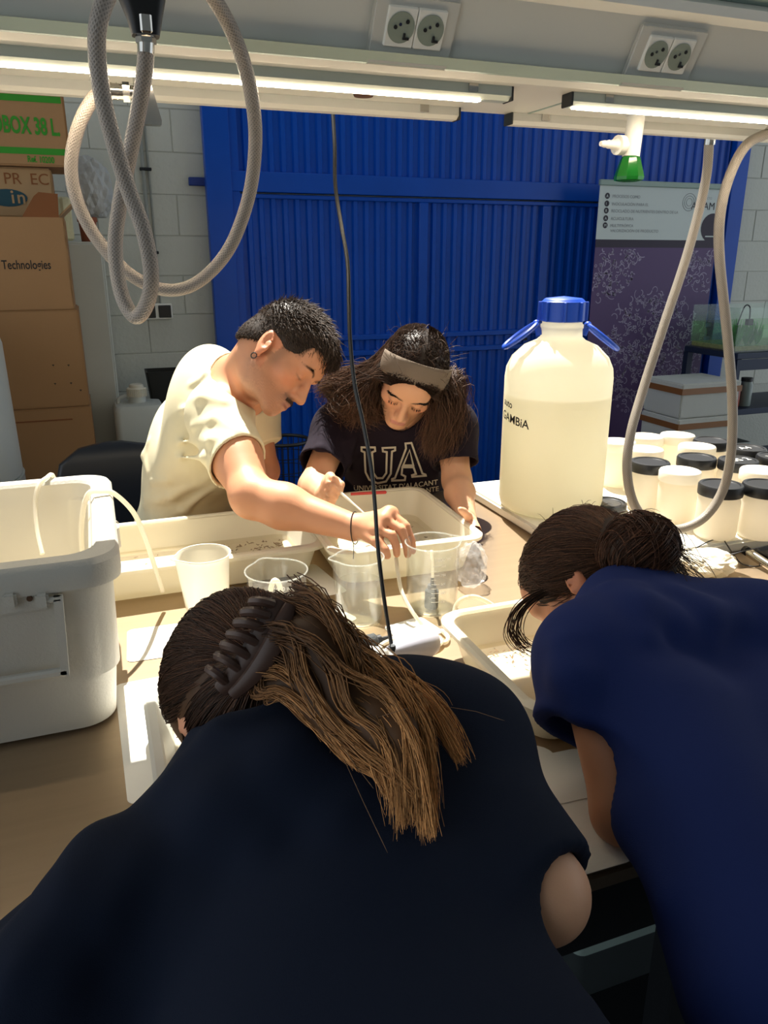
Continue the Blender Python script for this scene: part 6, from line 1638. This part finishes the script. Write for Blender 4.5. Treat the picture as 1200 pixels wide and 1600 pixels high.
# ------------------------------------------------------------------ the woman with the bun at the right, back to us
w4 = person('person', 'woman with a messy brown bun and navy blue t-shirt leaning over the right tray', (.80, .12, 0))
rw_ = unit((-.90, .42, -.02)); nek = N(990, 965, 1.17); pel = np.array((.84, .16, .86)); che = nek * .62 + pel * .38 + np.array((0, 0, -.055)); up4 = unit(nek - pel); rf_ = np.cross(rw_, up4)
h4 = Head(N(915, 915, 1.29), np.array((-.52, .22, -.82)), np.array((-.20, .88, .42)), .98)
lsh, rsh = N(922, 1034, 1.035), N(1190, 990, 1.17)
lelb, relb = N(968, 1292, .945), np.array((1.12, .68, .975)); lelb[2] = max(lelb[2], BZ + .034)
lwr, rwr = np.array((.70, .78, 1.02)), np.array((.90, .82, 1.02))
F = Field((.40, -.12, .74), (1.42, 1.16, 1.40), .0055)
torso(F, pel, che, nek, rw_, .150, .098, sh=(rsh, lsh)); add_head(F, h4, True)
F.cap(h4.p(0, -.045, -.05), nek, .046, .054, .03)
for a, b, c in ((lsh, lelb, lwr), (rsh, relb, rwr)):
    F.chain([a, b], [.044, .033], .02); F.chain([b, b * .65 + c * .35, c], [.033, .034, .024], .02)
    d = unit(c - b); s = np.cross(d, (0, 0, 1)); k = [c + d * .075 + s * q for q in (-.03, -.01, .01, .03)]
    hand(F, c, k, [[q, q + d * .03 - (0, 0, .01), q + d * .042 - (0, 0, .028), q + d * .044 - (0, 0, .040)] for q in k], [c + d * .02 + s * .03, c + d * .05 + s * .045, c + d * .07 + s * .045 - (0, 0, .01), c + d * .085 + s * .04 - (0, 0, .02)], .008, .013)
V, Q = F.mesh(); C = face_colours(V, h4, hexc('b9805f'), (.5, .2, .18)); np_mesh('body', V, Q, C, m=M_skin, parent=w4, relax=1)
F = Field((.38, -.16, .70), (1.46, 1.06, 1.40), .0055)
torso(F, pel, che, nek, rw_, .158, .104, .016, sh=(rsh, lsh), belly=1.1, k=.07)
lse = lsh * .46 + lelb * .54; dl = unit(lelb - lsh)
F.cap(lsh, lse - CR * .020 + dl * .02, .062, .070, .05, cut=(lse, dl - CR * .42)); F.cap(rsh, rsh * .4 + relb * .6, .066, .064, .05)
F.cap(N(1052, 1150, .97), N(1222, 1540, .74), .085, .10, .07)
V, Q = F.mesh(); FOLD_ON = bvh_of(V, Q)
for pts in (((1000, 925, 1.10), (1050, 975, 1.03), (1100, 995, 1.0)), ((1060, 930, 1.09), (1100, 960, 1.04), (1150, 960, 1.03)), ((880, 1010, 1.04), (893, 1060, 1.0), (905, 1110, .985)), ((930, 1180, .93), (985, 1290, .85), (1040, 1400, .80)), ((960, 920, 1.12), (1000, 950, 1.07), (1010, 990, 1.03))): fold(F, pts, .014, .04)
F.cap(lse - CR * .020 - dl * .016, lse - CR * .020 + dl * .01, .0725, .0725, .004, cut=(lse - dl * .001, dl - CR * .42))
ax_ = unit(h4.p(0, -.045, -.05) - nek); F.cap(nek, nek + ax_ * .2, .062, .076, .012, '-'); F.cap(lse - dl * .02 - CR * .02, lse + dl * .2 - CR * .02, .050, .050, .005, '-')
V, Q = F.mesh(); M_nv2 = fabric('navy_cotton', '#1c2a5c'); np_mesh('t_shirt', V, Q, m=M_nv2, parent=w4, relax=2); bv4 = bvh_of(V, Q)
cl = []
for i in range(28):
    a = 2 * math.pi * i / 28; b1 = unit(np.cross(ax_, rw_)); b2 = np.cross(ax_, b1)
    cl.append(nek + ax_ * .020 + (b1 * math.cos(a) + b2 * math.sin(a)) * .065)
MB().tube(cl, .006, 8, closed=True, flat=1.6).build('collar', M_nv2, w4)
legs(pel - up4 * .02, rw_, unit((-.1, .99, 0)), [(.78, .16, 0), (1.0, .10, 0)], w4, fabric('dark_navy_trousers', '#141b33'))
def bun_hair():
    h = h4; r = np.random.default_rng(31)
    K = N(1000, 858, 1.19)
    F = Field(h.c - .28, h.c + .28, .005)
    F.ell(h.p(0, -.014, .030), np.array((.083, .107, .095)) * h.sc, h.A, .02)
    F.ell(h.p(0, .125, -.05), np.array((.09, .075, .115)) * h.sc, h.A, .012, '-')
    for s in (-1, 1): F.ell(h.p(s * .085, .0, -.055), np.array((.035, .048, .062)) * h.sc, h.A, .012, '-')
    F.ell(h.p(0, -.085, -.10), np.array((.08, .06, .05)) * h.sc, h.A, .015, '-')
    F.ell(K, (.056, .050, .050), None, .015); F.ell(K + CR * .012 - CUP * .03, (.042, .042, .036), None, .015); F.cap(h.p(.0, -.08, .05), K, .028, .028, .03)
    V, Q = F.mesh(); np_mesh('hair', V, Q, np.tile((.028, .015, .010), (len(V), 1)), m=M_hair, parent=w4, relax=2)
    n = 3800; u = r.uniform(-1, 1, n); v = r.uniform(-.95, 1.15, n)
    x = .0845 * np.sin(u * 1.5); z = .030 + .0965 * np.cos(u * 1.5) * np.cos(v * .9); y = -.014 + .1085 * np.sin(v * .9)
    rt_ = h.c + h.sc * (x[:, None] * h.x + y[:, None] * h.y + z[:, None] * h.z)
    rad = np.array((.0845, .1085, .0965)); L = h.loc(rt_) - np.array((0, -.014, .03)); q = L / rad; q /= np.linalg.norm(q, axis=1, keepdims=True)
    kk = h.loc(K[None])[0] - np.array((0, -.014, .03)); qk = kk / rad; qk /= np.linalg.norm(qk)
    tt = np.linspace(0, 1.0, 13)[None, :, None]; qq = q[:, None] * (1 - tt) + qk * tt + .09 * np.sin(tt * 3.14) * r.standard_normal((n, 1, 3)); qq /= np.linalg.norm(qq, axis=2, keepdims=True)
    lift = 1 + .02 * np.abs(r.standard_normal((n, 1, 1)))
    P = h.c + h.sc * ((qq * rad * 1.012 * lift + np.array((0, -.014, .03))) @ h.A)
    strands('combed_hair', None, lambda _: P, 13, .0007, M_hair, w4, (.050, .023, .013), (.12, .055, .028), .4)
    # the bun: strands wound round a knot, ends sticking out to the right
    n = 2400; a0 = r.uniform(0, 6.28, n); b0 = r.uniform(-1.2, 1.2, n); sp_ = r.uniform(1.2, 2.6, n); t = np.linspace(0, 1, 12)[None, :]
    bx, by, bz = unit(CR * .8 + CUP * .3), unit(CUP * .9 - CR * .3), -CF
    an = a0[:, None] + sp_[:, None] * t; el = b0[:, None] + .3 * np.sin(t * 3 + a0[:, None]); rr = .050 + .004 * r.standard_normal((n, 1))
    ax3 = [np.stack([bx, by, bz]), np.stack([by, bz, bx]), np.stack([bz, bx, by])]; Gx = np.stack(ax3)[r.integers(0, 3, n)]; bx, by, bz = (Gx[:, i][:, None, :] for i in range(3))
    P = K + rr[..., None] * (1.10 * (np.cos(el) * np.cos(an))[..., None] * bx + (np.cos(el) * np.sin(an))[..., None] * by + (np.sin(el))[..., None] * bz)
    strands('bun_strands', None, lambda _: P, 12, .0008, M_hair, w4, (.045, .020, .012), (.11, .046, .024), .4)
    n = 520; d0 = unit(CR * .9 - CUP * .55); th = r.standard_normal((n, 3)) * .45; st = K + CR * .02 - CUP * .01 + r.standard_normal((n, 3)) * .020
    dr_ = d0 + th; ln = r.uniform(.012, .034, (n, 1))
    P = np.stack([st, st + dr_ * ln * .5, st + dr_ * ln - CUP * .006, st + dr_ * ln * 1.35 - CUP * .012], 1)
    strands('bun_ends', None, lambda _: P, 4, .0007, M_hair, w4, (.030, .016, .010), (.09, .045, .025), .4)
    n = 60; dq = unit(CUP)[None] + r.standard_normal((n, 3)) * .45; dq = dq @ h.A.T; dq /= np.linalg.norm(dq, axis=1, keepdims=True); st = h.c + h.sc * ((dq * rad * 1.005 + np.array((0, -.014, .03))) @ h.A); dr_ = CUP * .5 + r.standard_normal((n, 3)) * .6
    P = np.stack([st, st + dr_ * .008, st + dr_ * .015 - CUP * .003, st + dr_ * .020 - CUP * .008], 1); strands('flyaway_hair', None, lambda _: P, 4, .0005, M_hair, w4, (.06, .03, .02), (.1, .06, .04), .2)
    # the loose lock hanging before the face
    n = 34; G = [N(850, 925, 1.20), N(826, 940, 1.20), N(808, 962, 1.20), N(803, 990, 1.20), N(818, 1012, 1.19), N(840, 1022, 1.18)]; d = r.standard_normal((n, 3)) * .0035
    P = catm([g[None] + d * (1 + .3 * i) for i, g in enumerate(G)], 18); strands('loose_lock', None, lambda _: P, 18, .0009, M_hair, w4, (.05, .026, .015), (.12, .062, .035), .3)
bun_hair()
